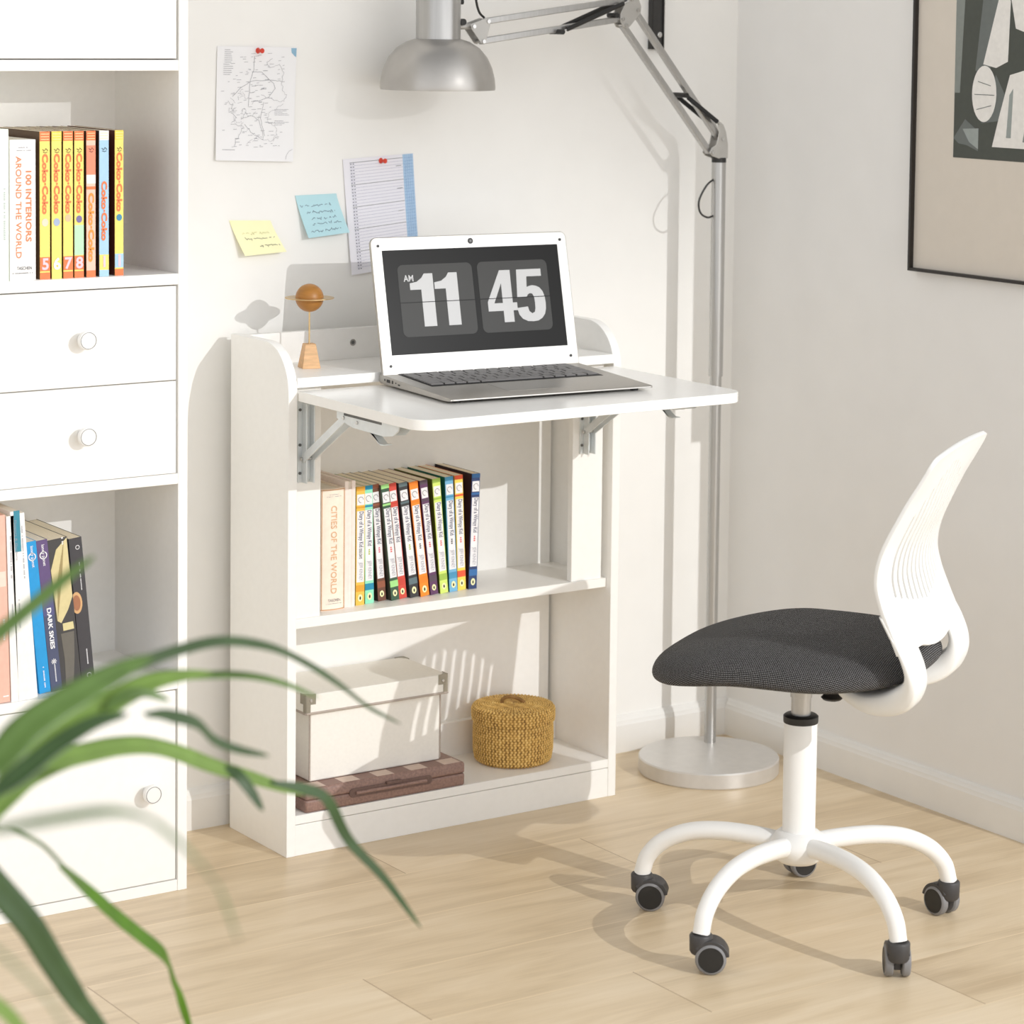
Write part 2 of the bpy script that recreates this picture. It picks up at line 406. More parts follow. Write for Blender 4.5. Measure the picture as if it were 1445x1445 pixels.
# thick cream hardback with a rounded spine
def round_spine():
    w, h, dep = .0405, .184, .132
    r = thing('book', 'thick cream hardback with copper title, first on the middle shelf of the desk cabinet', 'book', (.0782, -.1655, ZM), 0, GB)
    n = 12; out = [(w*i/n, -.0035*math.sin(PI*i/n)) for i in range(n+1)]
    poly = [(0, dep)] + [(0, .004)] + out + [(w, .004), (w, dep), (w-.0025, dep), (w-.0025, .006), (.0025, .006), (.0025, dep)]
    c = MB().prism(poly, h, CREAM, Matrix.Identity(4))
    for z0, z1 in ((.0006, .0022), (h-.0022, h-.0006)):
        c.prism([(x, y - .0003) for x, y in out] + [(w, .001), (0, .001)], z1 - z0, COPP, Matrix.Translation((0,0,z0)))
    for x in (.0012, w-.0012): c.box((x-.0005, -.0009, .002), (x+.0005, .001, h-.002), COPP)
    c.build('cover', r, smooth=30)
    MB().box((.0026, .006, .003), (w-.0026, dep-.003, h-.003), PAGEW).build('pages', r, smooth=0)
    l = MB(); M = face_m((w*.5, -.0042, h*.5), (0,0,-1), (1,0,0))
    l.text('CITIES OF THE WORLD', .0138, TITLE, M, .006, .133)
    upright(l, 'TASCHEN', .0058, INK, w*.52, .0155, .021, y=-.0042); upright(l, '~', .002, INK, w*.5, .0105, .027, y=-.0042)
    upright(l, '~', .002, GREYINK, w*.5, h-.0085, .016, y=-.0042); upright(l, '~', .002, GREYINK, w*.5, h-.0115, .026, y=-.0042)
    l.build('lettering', r, smooth=0)
round_spine()
s = thing('book', 'narrow blank pale pink hardback with a notched spine top, beside the cream hardback', 'book', (.1202, -.1640, ZM), 0, GB)
c = MB(); hh = .1925; dep = .128
for x0, x1 in ((0, .0062), (.0122, .0182)): c.box((x0, 0, 0), (x1, dep, hh), PINKW)
c.box((.0062, .0004, 0), (.0122, .004, hh - .012), PINKW); c.build('cover', s, bevel=.0005)
MB().box((.0063, .004, .002), (.0121, dep - .003, hh - .0018), PAGEW).build('pages', s, smooth=0)
def kid(x, w, lean, base, hi, h=.181, y=-.159, subt=None, lab='', cov=None, white=SW, dz=0):
    def dec(c, w, h):
        m = .0012
        c.box((m, -.0004, h*.195), (w - m, 0, h*.795), white)      # long white title panel
        c.box((m, -.0004, h*.845), (w - m, 0, h*.935), white)      # small square panel
        c.box((0, -.0004, h*.965), (w, 0, h), hi); c.box((0, -.0004, h*.818), (w, 0, h*.835), hi)
        c.box((0, -.0004, h*.115), (w, 0, h*.17), hi)
        cx, cz, rr = w*.5, h*.890, w*.27                            # a hand drawn squiggle ring
        c.ribbon([(cx + rr*math.cos(a)*(1+.1*math.sin(3*a)), cz + rr*1.1*math.sin(a)) for a in [i*.45 for i in range(12)]], .0006, INKD, Matrix(((1,0,0,0),(0,0,-1,-.0007),(0,1,0,0),(0,0,0,1))))
        disc(c, w*.5, h*.062, w*.27, OVAL, -.0006, 1.35)
        disc(c, w*.5, h*.060, w*.10, INKD, -.0008, 1.9, 8)
    L = [('Diary of a Wimpy Kid', w*.52, h*.640, .0102, h*.30, NAVYINK, .012), ('JEFF KINNEY', w*.50, h*.285, .0088, h*.155, GREYINK, .0)]
    if subt: L.insert(1, (subt[0], w*.52, h*.435, .0072, h*.085, subt[1], .02))
    book(w, h, .124, (x, y, ZM + dz), base, decor=dec, letters=L, lean=lean, cover=cov, label=lab, group=GB)
red_t = flat(222, 66, 66); grn_t = flat(170, 190, 60); pnk_t = flat(226, 84, 120)
K = 'paperback diary spine, %s, on the middle shelf of the desk cabinet'
def A(dx): return -math.atan(dx/.181)
kid(.1428, .0150, 0, flat(240,196,84), flat(226,164,52), subt=('DOG DAYS', INKD), lab='paperback with a mustard yellow spine, next to the blank pink hardback', cov=flat(150,160,60))
kid(.1610, .0152, -R(1.2), flat(150,232,196), flat(30,140,176), subt=('~', grn_t), lab='paperback with a mint green and blue spine, right of the mustard yellow one', cov=flat(86,140,50), y=-.1565)
kid(.1865, .0138, -R(4.6), flat(112,72,56), flat(150,88,64), subt=('~', pnk_t), lab='paperback with a chocolate brown spine, leaning beside the mint green one', cov=flat(70,48,50), y=-.1525)
kid(.2062, .0140, -R(6.6), flat(60,92,70), flat(164,224,140), subt=('~', red_t), lab='paperback with a dark green spine, leaning between the brown and tomato red ones', cov=flat(74,74,64), y=-.159)
kid(.2222, .0138, -R(6.8), flat(216,80,66), flat(208,72,58), lab='paperback with a tomato red spine and white title, between the dark green and charcoal ones', cov=flat(50,40,44), y=-.155)
kid(.2410, .0150, -R(7.4), flat(58,58,60), flat(96,116,122), subt=('~', grn_t), lab='paperback with a charcoal black spine, leaning beside the bright orange one', cov=flat(64,60,64), y=-.1575)
kid(.2588, .0152, -R(7.4), flat(250,144,40), flat(244,134,34), subt=('~', INKD), lab='paperback with a bright orange spine, right of the charcoal black one', cov=flat(116,44,36), y=-.1590)
kid(.2782, .0136, -R(7.1), flat(100,62,100), flat(90,74,88), subt=('~', red_t), lab='paperback with a plum purple spine, leaning right of the bright orange one', cov=flat(110,24,44), y=-.1565)
kid(.2962, .0140, -R(5.4), flat(216,236,120), flat(164,196,84), subt=('~', red_t), lab='paperback with a lime yellow spine and checked cover, right of the plum one', cov=flat(96,110,36), y=-.1560)
kid(.3148, .0145, -R(3.4), flat(120,184,220), flat(74,150,190), subt=('~', INKD), lab='paperback with a sky blue spine and teal cover, right of the lime yellow one', cov=flat(24,112,100), y=-.1530)
kid(.3318, .0148, -R(2.6), flat(250,220,96), flat(232,92,56), subt=('~', red_t), lab='paperback with a yellow and red spine, between the sky blue and navy ones', cov=flat(240,150,70), y=-.1500)
kid(.3505, .0150, R(1.4), flat(46,66,112), flat(54,110,170), subt=('~', red_t), lab='paperback with a navy blue spine, last on the right of the middle shelf', cov=flat(44,30,40), y=-.1515)

# upper bay of the bookcase
GU = 'books in the upper bay of the bookcase'
Z2 = .8802
book(.034, .2045, .15, (-.4828, -.2400, Z2), flat(238, 246, 234), PAGEW, True, letters=[('~', .028, .09, .006, .075, flat(176,186,186), 0)],
     label='tall blank pale green hardback at the left picture edge, upper bay', group=GU)
OR = flat(214, 136, 92)
def dec100(c, w, h):
    upright(c, 'TASCHEN', .0062, INK, w*.55, .0165, .0215, .01); upright(c, '~', .0034, INK, w*.5, .0098, .031)
    upright(c, '~', .0034, GREYINK, w*.52, h-.0105, .014); upright(c, '~', .0034, GREYINK, w*.55, h-.0145, .021)
book(.0370, .1900, .15, (-.4470, -.2400, Z2), flat(246, 244, 240), PAGEW, True, decor=dec100,
     letters=[('100 INTERIORS', .0268, .1000, .0112, .096, OR, .026), ('AROUND THE WORLD', .0125, .0990, .0112, .138, OR, .014)],
     label='thick white hardback with orange capitals, left of the yellow comics', group=GU)
YL = flat(246, 222, 116); YL2 = flat(252, 214, 90); ORG = flat(238, 124, 72); PK = flat(250, 200, 210); MINT = flat(186, 232, 190); SKY = flat(168, 206, 232)
DK = flat(92, 66, 44)
def comic(x, w, spine, top, num, numcol, box, lab, word='Coko·Coko', wz=.645, ww=.082, mascot=None, cov=DK, bands=(), y=-.240, oc=ORG, yb=True, h=.2005):
    def dec(c, w, h):
        c.box((0, -.0004, h*.935), (w, 0, h), top)
        for k in range(3): c.box((w*.08, -.0006, h*(.945+.018*k)), (w*.92, -.0004, h*(.949+.018*k)), flat(252,226,170))
        # little ink flourish below the top band
        c.ribbon([(w*.25, h*.88), (w*.45, h*.868), (w*.6, h*.885), (w*.8, h*.87)], .0010, INKD, Matrix(((1,0,0,0),(0,0,-1,-.0005),(0,1,0,0),(0,0,0,1))))
        c.ribbon([(w*.3, h*.862), (w*.55, h*.855), (w*.75, h*.862)], .0008, INKD, Matrix(((1,0,0,0),(0,0,-1,-.0005),(0,1,0,0),(0,0,0,1))))
        if box: c.box((0, -.0004, h*.055), (w, 0, h*.150), box)
        c.box((0, -.0004, h*.0), (w, 0, h*.045), ORG if yb else spine)
        for b in bands: c.box((0, -.0003, h*b[0]), (w, 0, h*b[1]), b[2])
        if mascot: disc(c, w*.5, h*mascot[1], w*.32, mascot[0], -.0005, 1.15)
        if num: upright(c, num, .0215, numcol, w*.52, h*.103, None, .03, -.0009)
    L = []
    if word: L = [(word, w*.52, .2005*wz, .0110, ww, oc, .045)]
    book(w, h, .155, (x, y, Z2), spine, decor=dec, letters=L, cover=cov, label=lab, group=GU)
comic(-.4037, .0146, YL, ORG, '5', PK, ORG, 'yellow comic numbered five, first after the thick white hardback', mascot=(flat(228,214,190), .385))
comic(-.3865, .0144, YL, YL2, '6', flat(250,244,250), None, 'yellow comic numbered six, second yellow spine from the thick white hardback', mascot=(flat(160,176,206), .385), yb=False)
comic(-.3695, .0140, YL, ORG, '7', PK, ORG, 'yellow comic numbered seven, third yellow spine from the thick white hardback', mascot=(flat(214,190,150), .41))
comic(-.3531, .0136, YL, ORG, '8', PK, ORG, 'yellow and mint comic numbered eight, left of the pink one', mascot=(flat(120,110,160), .40), bands=((.155, .36, MINT),))
comic(-.3353, .0134, flat(248, 196, 176), ORG, None, None, None, 'salmon pink comic spine with orange letters, upper bay of the bookcase', word='Coko·Coko', wz=.34, ww=.095, oc=flat(244,150,60), bands=((.60, .62, ORG), (.70, .90, flat(240,140,110)), (.64,.70,flat(250,232,226))))
comic(-.3162, .0140, SKY, flat(240,238,232), '1', PK, YL, 'light blue comic numbered one, between the salmon pink and last yellow comics', wz=.45, yb=False, bands=((.0, .15, YL),), cov=flat(84,56,44))
comic(-.2910, .0128, YL, YL2, '1', PK, SKY, 'yellow comic with a round blue badge, last on the right in the upper bay', wz=.645, mascot=(flat(60,140,176), .40), cov=flat(98,48,38), y=-.236)

# lower bay of the bookcase
GL = 'books in the lower bay of the bookcase'
Z4 = .3055
def dec_pink(c, w, h):
    c.box((w-.012, -.0004, h*.62), (w-.0015, -.0001, h*.70), flat(246, 214, 200)); c.box((w-.010, -.0005, h*.03), (w-.002, 0, h*.036), SW)
book(.042, .2575, .15, (-.4935, -.246, Z4), flat(232, 184, 166), PAGEW, True, decor=dec_pink,
     letters=[('~', .036, .10, .007, .03, SW, 0)], label='salmon coloured tall hardback at the left picture edge, lower bay', group=GL, lean=-R(1.5))
LW = flat(240, 239, 236)
def thin(x, w, h, lab, y=-.246, txt=None, decor=None, dep=.19, m=LW, lean=0):
    book(w, h, dep if dep < .185 else .185, (x, y, Z4), m, PAGEW, decor=decor,
         letters=[(t, w*.5, z, .0042, wd, GREYINK, 0) for t, z, wd in (txt or [])], label=lab, group=GL, lean=-R(lean))
thin(-.4498, .0106, .2560, 'white thin magazine right beside the salmon hardback, lower bay', lean=1.5, txt=[('~', .20, .06), ('~', .12, .03)])
def dec_teal(c, w, h): c.box((w*.35, -.0004, h*.785), (w, 0, h + .0004), flat(52, 136, 158))
thin(-.4388, .0134, .2620, 'white magazine with a teal spine tab, lower bay of the bookcase', lean=2.6, decor=dec_teal, txt=[('Flowers & Gardens', .222, .055), ('~', .12, .04)])
thin(-.4248, .0098, .2585, 'white magazine with a long grey title, right of the teal-tabbed one', y=-.244, lean=3.2, txt=[('~', .205, .075)])
thin(-.4145, .0058, .2520, 'very thin white booklet, left of the sky blue travel guide', y=-.240, lean=4.3, txt=[])
def ring(c, x, z, r, m, y=-.0006):
    n = 20
    c.ribbon([(x + r*math.cos(2*PI*k/n), z + r*math.sin(2*PI*k/n)) for k in range(n+1)], r*.28, m, Matrix(((1,0,0,0),(0,0,-1,y),(0,1,0,0),(0,0,0,1))))
def lp_dec(c, w, h): ring(c, w*.52, h*.90, w*.30, SW)
book(.0165, .2140, .15, (-.3998, -.2265, Z4), flat(24, 150, 214), PAGEW, decor=lp_dec, lean=-R(5.8),
     letters=[('lonely planet', .0088, .2140*.90, .0062, .030, SW, .01), ('~', .0088, .022, .0045, .030, SW, 0)],
     label='sky blue travel guide spine with a white ring, lower bay of the bookcase', group=GL)
def ds_dec(c, w, h):
    ring(c, w*.52, h*.90, w*.30, SW)
    c.box((0, -.0003, h*.66), (w, 0, h), flat(96, 76, 122)); c.box((0, -.0002, h*.50), (w, 0, h*.66), flat(84, 84, 128))
    for a in (0, PI/4, PI/2, 3*PI/4):
        r = w*.25; c.ribbon([(w*.5 - r*math.cos(a), h*.195 - r*math.sin(a)), (w*.5 + r*math.cos(a), h*.195 + r*math.sin(a))], .0009, SW, Matrix(((1,0,0,0),(0,0,-1,-.0006),(0,1,0,0),(0,0,0,1))))
book(.0165, .2140, .15, (-.3815, -.2240, Z4), flat(74, 80, 108), PAGEW, decor=ds_dec, lean=-R(6.0),
     letters=[('lonely planet', .0086, .2140*.90, .0062, .030, SW, .01), ('DARK SKIES', .0086, .2140*.415, .0086, .058, SW, .03), ('~', .0088, .024, .004, .026, SW, 0)],
     label='purple to slate guide spine lettered DARK SKIES, lower bay', group=GL)
def brush_dec(c, w, h):
    M = Matrix(((1,0,0,0),(0,0,-1,-.0004),(0,1,0,0),(0,0,0,1)))
    hair = flat(214, 200, 150); gold = flat(214, 202, 150); grip = flat(104, 100, 92)
    c.poly([(w*.05, h*.80), (w*.40, h*.93), (w*.97, h*.995), (w*.97, h*.60), (w*.70, h*.52), (w*.30, h*.44), (w*.12, h*.46)], hair, M)
    for k in range(14):
        a = .06 + .06*k; c.ribbon([(w*(.12 + .5*a), h*(.47 + .02*k)), (w*(.30 + .60*a), h*(.74 + .018*k))], .0004, flat(170, 152, 104), Matrix(((1,0,0,0),(0,0,-1,-.0006),(0,1,0,0),(0,0,0,1))))
    c.poly([(w*.36, h*.435), (w*.88, h*.435), (w*.90, h*.385), (w*.36, h*.385)], gold, M)
    c.poly([(w*.22, h*.37), (w*.88, h*.37), (w*.78, h*.20), (w*.60, h*.02), (w*.22, h*.02), (w*.28, h*.20)], grip, M)
book(.0300, .2120, .15, (-.3638, -.2200, Z4), flat(66, 64, 64), PAGE, decor=brush_dec, lean=-R(6.0), letters=[('~', .0225, .207, .006, .011, SW, 0)],
     label='dark paperback with a big paintbrush pictured on its spine, lower bay', group=GL)
def blk_dec(c, w, h):
    disc(c, w*.18, h*.565, w*.42, flat(214, 170, 120), -.0004, 1.9); disc(c, w*.16, h*.565, w*.30, flat(168, 112, 80), -.0006, 1.9)
    ring(c, w*.62, h*.935, w*.14, SW); ring(c, w*.60, h*.065, w*.16, SW)
book(.0195, .2100, .15, (-.3315, -.2160, Z4), flat(62, 60, 64), PAGE, decor=blk_dec, lean=-R(5.6),
     letters=[('~', .0125, .155, .0034, .040, SW, 0), ('~', .0115, .040, .0040, .022, SW, .01)],
     label='black paperback with a round tan picture, last on the right in the lower bay', group=GL)

# ------------------------------------------------------------------ things in the desk cabinet's bottom bay
BROWN = mat('brown_case_vinyl', rgb(146, 117, 107), .5, vary=.2, scale=260, bump=.25)
BROWND = mat('brown_case_dark', rgb(110, 86, 79), .5, vary=.15, scale=260, bump=.2)
cs = thing('game_case', 'flat brown game case under the white storage box', 'case', (.0335, -.2035, ZB))
cw, cd, chh = .2800, .155, .0365
prof = [(0, 0), (cd, 0), (cd, chh), (.006, chh)] + [(.006 - .006*math.sin(R(a)), chh - .006 + .006*math.cos(R(a))) for a in (20, 45, 70, 90)]
def xprism(p, x0, x1, m): return MB().prism(p, x1 - x0, m, Matrix(((0,0,1,x0),(1,0,0,0),(0,1,0,0),(0,0,0,1))))
lo = xprism([(0.001, 0), (cd, 0), (cd, chh*.52), (0, chh*.52), (0, .003)], 0, cw, BROWN); lo.build('lower_shell', cs, bevel=.004, seg=4)
hi = xprism([(0, chh*.53), (cd, chh*.53), (cd, chh), (.004, chh), (.0012, chh - .001), (0, chh - .004)], 0, cw, BROWN); hi.build('upper_shell', cs, bevel=.0032, seg=4)
gr = MB()
gr.prism([(x, z) for x, z in arc(.0745 + .0055, chh*.53, .0068, 90, 270, 10) + arc(.2130, chh*.53, .0068, -90, 90, 10)], .0012, BROWND, face_m((0, -.0010, 0), (1,0,0), (0,0,1)))
gr.build('handle_recess', cs, bevel=.0006)
MB().tube([(.0845, -.0028, chh*.52), (.2085, -.0028, chh*.52)], .0026, BROWN, 12).build('handle', cs)
MB().box((.137, -.0052, chh*.66), (.163, -.0003, chh*.78), BROWND).build('latch', cs, bevel=.0006)
chk = MB(); ca = flat(206, 184, 170); cb = flat(138, 108, 98)
for i in range(9): chk.box((.006 + i*.0298, .004, chh), (.006 + (i+1)*.0298, .030, chh + .0002), ca if i % 2 == 0 else cb)
chk.build('checker_inlay', cs, smooth=0)
BOXW = mat('white_canvas_board', rgb(240, 237, 230), .7, vary=.02, scale=200, bump=.2)
EDGE = mat('grey_fabric_piping', rgb(176, 164, 154), .7, vary=.06, scale=200)
NICK = mat('brushed_nickel', rgb(158, 152, 138), .35, .45, vary=.08, scale=60)
zc = ZB + chh + .0003
sb = thing('storage_box', 'white lidded storage box with metal corners, on the brown game case', 'box', (.0475, -.1765, zc))
bw, bdp, bh, lh = .2490, .1285, .134, .0290
m = .0095
bb = MB(); bb.box((m, .004, 0), (bw - m, bdp - .006, bh - .012), BOXW); bb.build('box_body', sb, bevel=.0025, seg=3)
for x in (m, bw - m): MB().tube([(x, .0045, .003), (x, .0040, bh - lh)], .0014, EDGE, 8).build('corner_piping', sb)
ld = MB(); ld.box((0, -.001, bh - lh), (bw, bdp, bh), BOXW); ld.build('lid', sb, bevel=.0012)
pz = bh - lh + .0004
MB().tube([(0, -.0012, pz), (bw, -.0012, pz), (bw, bdp, pz), (0, bdp, pz), (0, -.0012, pz)], .0019, EDGE, 8).build('lid_piping', sb)
for (cx, cy, sx, sy) in ((0, -.001, 1, 1), (bw, -.001, -1, 1), (0, bdp, 1, -1), (bw, bdp, -1, -1)):
    k = MB(); e = .0009; w2 = .0165
    Lp = [(0, bh - lh + .001), (.0075, bh - lh + .001), (.0075, bh - .0150), (w2, bh - .0150), (w2, bh + e), (0, bh + e)]
    k.prism([(cx + sx*p[0], p[1]) for p in Lp], e, NICK, face_m((0, cy - (e if sy > 0 else 0), 0), (1,0,0), (0,0,1)) @ Matrix.Translation((0, 0, -e)))
    k.prism([(cy + sy*(p[0] + .00005), p[1] - .00005) for p in Lp], e, NICK, face_m((cx - (e if sx > 0 else 0), 0, 0), (0,1,0), (0,0,1)))
    k.prism([(cx + sx*.0001, cy + sy*.0001), (cx + sx*w2*.7, cy + sy*.0001), (cx + sx*.0001, cy + sy*w2*.7)], e*.8, NICK, Matrix.Translation((0, 0, bh)))
    k.cyl((cx + sx*.0085, cy - sy*e, bh - .009), (cx + sx*.0085, cy - sy*(e + .0012), bh - .009), .0024, CHROME, 14)
    k.build('metal_corner', sb, bevel=.0003)

# woven basket: tiny stakes-and-weavers relief built into the mesh
def woven_mat():
    m = bpy.data.materials.new('seagrass'); m.use_nodes = True; nt = m.node_tree; N = nt.nodes; L = nt.links; b = N['Principled BSDF']
    at = N.new('ShaderNodeAttribute'); at.attribute_name = 'relief'
    no = N.new('ShaderNodeTexNoise'); no.inputs['Scale'].default_value = 170; no.inputs['Detail'].default_value = 3
    tc = N.new('ShaderNodeTexCoord'); L.new(tc.outputs['Object'], no.inputs['Vector'])
    ad = N.new('ShaderNodeMath'); ad.operation = 'MULTIPLY_ADD'; L.new(no.outputs['Fac'], ad.inputs[0]); ad.inputs[1].default_value = .7; L.new(at.outputs['Fac'], ad.inputs[2])
    r = N.new('ShaderNodeValToRGB'); L.new(ad.outputs[0], r.inputs['Fac'])
    r.color_ramp.elements[0].position = .38; r.color_ramp.elements[0].color = rgb(128, 92, 40)
    r.color_ramp.elements[1].position = .95; r.color_ramp.elements[1].color = rgb(246, 214, 140)
    e = r.color_ramp.elements.new(.62); e.color = rgb(214, 168, 84)
    L.new(r.outputs['Color'], b.inputs['Base Color']); b.inputs['Roughness'].default_value = .6
    return m
WOV = woven_mat()
def woven(name, parent, prof, nst=66, amp=.0021, pitch=.0038, twist=True):
    """surface of revolution with over/under weaving relief"""
    P = []; 
    for (r0, z0), (r1, z1) in zip(prof, prof[1:]):
        ln = math.hypot(r1-r0, z1-z0); k = max(2, int(ln/(pitch/4)))
        for i in range(k): P.append((r0+(r1-r0)*i/k, z0+(z1-z0)*i/k, (z1-z0)/ln, -(r1-r0)/ln))
    P.append((prof[-1][0], prof[-1][1], P[-1][2], P[-1][3]))
    n = nst*5; vs = []; rel = []; s = 0
    for i, (r, z, nr, nz) in enumerate(P):
        if i: s += math.hypot(r - P[i-1][0], z - P[i-1][1])
        rowp = s/pitch; rk = int(rowp); u = rowp - rk
        for k in range(n):
            a = 2*PI*k/n
            wv = math.cos(nst*a + .55*PI*(rk % 2))
            hgt = (.35 + .65*abs(math.sin(PI*u))) * (.55 + .45*wv)
            d = amp*(hgt - .5)
            fall = min(1, r/.02)
            vs.append(((r + nr*d*fall)*math.cos(a), (r + nr*d*fall)*math.sin(a), z + nz*d*fall)); rel.append(hgt*.62)
    fs = [(i*n+k, i*n+(k+1) % n, (i+1)*n+(k+1) % n, (i+1)*n+k) for i in range(len(P)-1) for k in range(n)]
    me = bpy.data.meshes.new(name); me.from_pydata(vs, [], fs); me.materials.append(WOV)
    at = me.attributes.new('relief', 'FLOAT', 'POINT'); at.data.foreach_set('value', rel)
    me.polygons.foreach_set('use_smooth', [True]*len(me.polygons)); me.update()
    o = bpy.data.objects.new(name, me); COL.objects.link(o); o.parent = parent; return o
bk = thing('woven_basket', 'round golden woven basket with a lid, right of the white storage box', 'basket', (.4560, -.1235, ZB))
woven('basket_body', bk, [(.001, .0002), (.055, .0004), (.0610, .004), (.0635, .020), (.0640, .045), (.0632, .066), (.060, .0665)])
woven('basket_lid', bk, [(.0655, .0655), (.0665, .072), (.0665, .085), (.0630, .0895), (.050, .0905), (.03, .0912), (.012, .0915), (.001, .0915)])
lp = crom([(-.016, .010, .0905), (-.014, .008, .0985), (-.004, .003, .1015), (.008, -.003, .0975), (.016, -.008, .0915)], 6)
MB().tube(lp, .0030, mat('basket_loop', rgb(150, 112, 62), .7, vary=.2, scale=200, bump=.3), 10).build('loop_handle', bk)

# ------------------------------------------------------------------ planet ornament on the upper ledge
WOODB = mat('light_ash_wood', rgb(216, 172, 124), .5, vary=.14, scale=40, stretch=(1, 6, 6))
WOODS = mat('honey_wood', rgb(168, 114, 48), .4, vary=.16, scale=30, stretch=(1, 1, 7))
BRASS = mat('brass', rgb(206, 176, 128), .3, .85, vary=.05, scale=60)
pl = thing('planet_ornament', 'wooden ringed planet ornament on a tapered block, on the top ledge left of the laptop', 'ornament', (.0885, -.1090, ZU), R(-14))
a, b2, hz = .0142, .0082, .0365
vs = [(-a,-a,0),(a,-a,0),(a,a,0),(-a,a,0),(-b2,-b2,hz),(b2,-b2,hz),(b2,b2,hz),(-b2,b2,hz)]
k = MB(); k.add(vs, [(3,2,1,0),(4,5,6,7),(0,1,5,4),(1,2,6,5),(2,3,7,6),(3,0,4,7)], WOODB); k.build('base_block', pl, bevel=.0006)
MB().cyl((0, 0, hz), (0, 0, .088), .0012, BRASS, 10).build('rod', pl)
pz0 = .1055
MB().lathe([(.0212*math.sin(PI*i/28), pz0 - .0212*math.cos(PI*i/28)) for i in range(29)], WOODS, n=48).build('sphere', pl)
MB().lathe([(.0208, pz0 - .0006), (.0370, pz0 - .0006), (.0370, pz0 + .0006), (.0208, pz0 + .0006)], BRASS, n=56, closed=False).build('ring', pl)

# ------------------------------------------------------------------ laptop
LAPS = mat('laptop_silver', rgb(178, 174, 168), .38, .7, vary=.03, scale=200)
LAPE = mat('laptop_edge', rgb(214, 212, 208), .28, .8, vary=.03, scale=80)
LAPW = mat('laptop_bezel', rgb(230, 229, 226), .3, .15, vary=.01, scale=80)
KEYM = mat('key_caps', rgb(116, 114, 114), .5, vary=.05, scale=100)
KEYB = mat('key_well', rgb(18, 18, 19), .6, vary=.05, scale=100)
SCR = mat('dark_display', rgb(30, 30, 30), .3, vary=.05, scale=6, spec=.12)
TILE = mat('clock_tile', rgb(68, 68, 67), .4, vary=.03, scale=6, spec=.15)
DIG = mat('clock_digit', rgb(192, 192, 192), .45, vary=.02, scale=6)
lw, ldp = .3380, .2270
lap = thing('laptop', 'open silver laptop showing a flip clock, on the fold-out desk top', 'laptop', (.1330, -.4345, TZ), R(-4.6))
# base: wedge, thin at the front
b = MB()
def wedge(x0, x1):
    return [(0, .0050), (.010, .0035), (.020, .0030), (ldp - .006, .0030), (ldp, .0060), (ldp, .0155), (ldp - .002, .0165), (.004, .0085), (0, .0072)]
b = xprism(wedge(0, lw), 0, lw, LAPS); b.build('base', lap, bevel=.0012, seg=3)
base = [o for o in lap.children if o.name.startswith('base')][0]
def top_z(y): return .0085 + (y - .004) * (.0165 - .0085) / (ldp - .006)
MB().tube([(.004, -.0002, .0062), (lw - .004, -.0002, .0062)], .0011, LAPE, 8).build('front_edge', base)
for x, y in ((.02, .02), (lw - .02, .02), (.02, ldp - .02), (lw - .02, ldp - .02)):
    MB().cyl((x, y, 0), (x, y, .0032), .006, BLACK, 14).build('rubber_foot', base)
sl = math.atan((.0165 - .0085) / (ldp - .006))
MT = Matrix.Translation((0, .004, .0085)) @ Matrix.Rotation(sl, 4, 'X')
kw = MB(); kw.box((.024, .098, 0), (lw - .024, .206, .0003), KEYB, MT); kb = kw.build('keyboard', lap, smooth=0)
rows = [(14, 0), (14, 0), (14, .5), (13, 1), (12, 1), (0, 0)]
ky = .2035
key_mesh = {}
def key(x, y, w, hgt):
    kk = (round(w, 4), round(hgt, 4))
    if kk not in key_mesh:
        o = MB().box((0, 0, 0), (w, hgt, .0017), KEYM).build('key', kb, smooth=0); key_mesh[kk] = o
    else:
        o = key_mesh[kk].copy(); COL.objects.link(o); o.parent = kb
    o.matrix_local = MT @ Matrix.Translation((x, y, .0003))
x0k, x1k = .0265, lw - .0265
rh = [.0115, .0172, .0172, .0172, .0172, .0172]; yy = .2045
for ri, hgt in enumerate(rh):
    yy -= hgt; n = [14, 14, 14, 13, 12, 0][ri]
    if n:
        wds = [1.0]*n
        if ri == 1: wds[-1] = 1.6
        if ri == 2: wds[0] = 1.5
        if ri == 3: wds[0] = 1.8; wds[-1] = 1.9
        if ri == 4: wds[0] = 2.2; wds[-1] = 2.5
    else: wds = [1.2, 1, 1, 1.2, 5.6, 1, 1, 1, 1, 1]
    u = (x1k - x0k) / sum(wds); x = x0k
    for wd in wds: key(x + .0015, yy + .0014, wd*u - .0030, hgt - .0028); x += wd*u
MB().box((lw*.5 - .058, .026, .0001), (lw*.5 + .040, .090, .0003), mat('touchpad', rgb(168, 164, 158), .3, .6, vary=.02, scale=80), MT).build('touchpad', base, smooth=0)
pt = MB()
for y0, y1, z0, z1 in ((.205, .209, .0085, .0115), (.190, .201, .0072, .0118), (.180, .184, .0072, .0120), (.170, .1725, .0085, .0105), (.158, .164, .0068, .0090)):
    pt.box((-.0003, y0, z0), (.001, y1, z1), BLACK)
pt.build('side_ports', base, smooth=0)
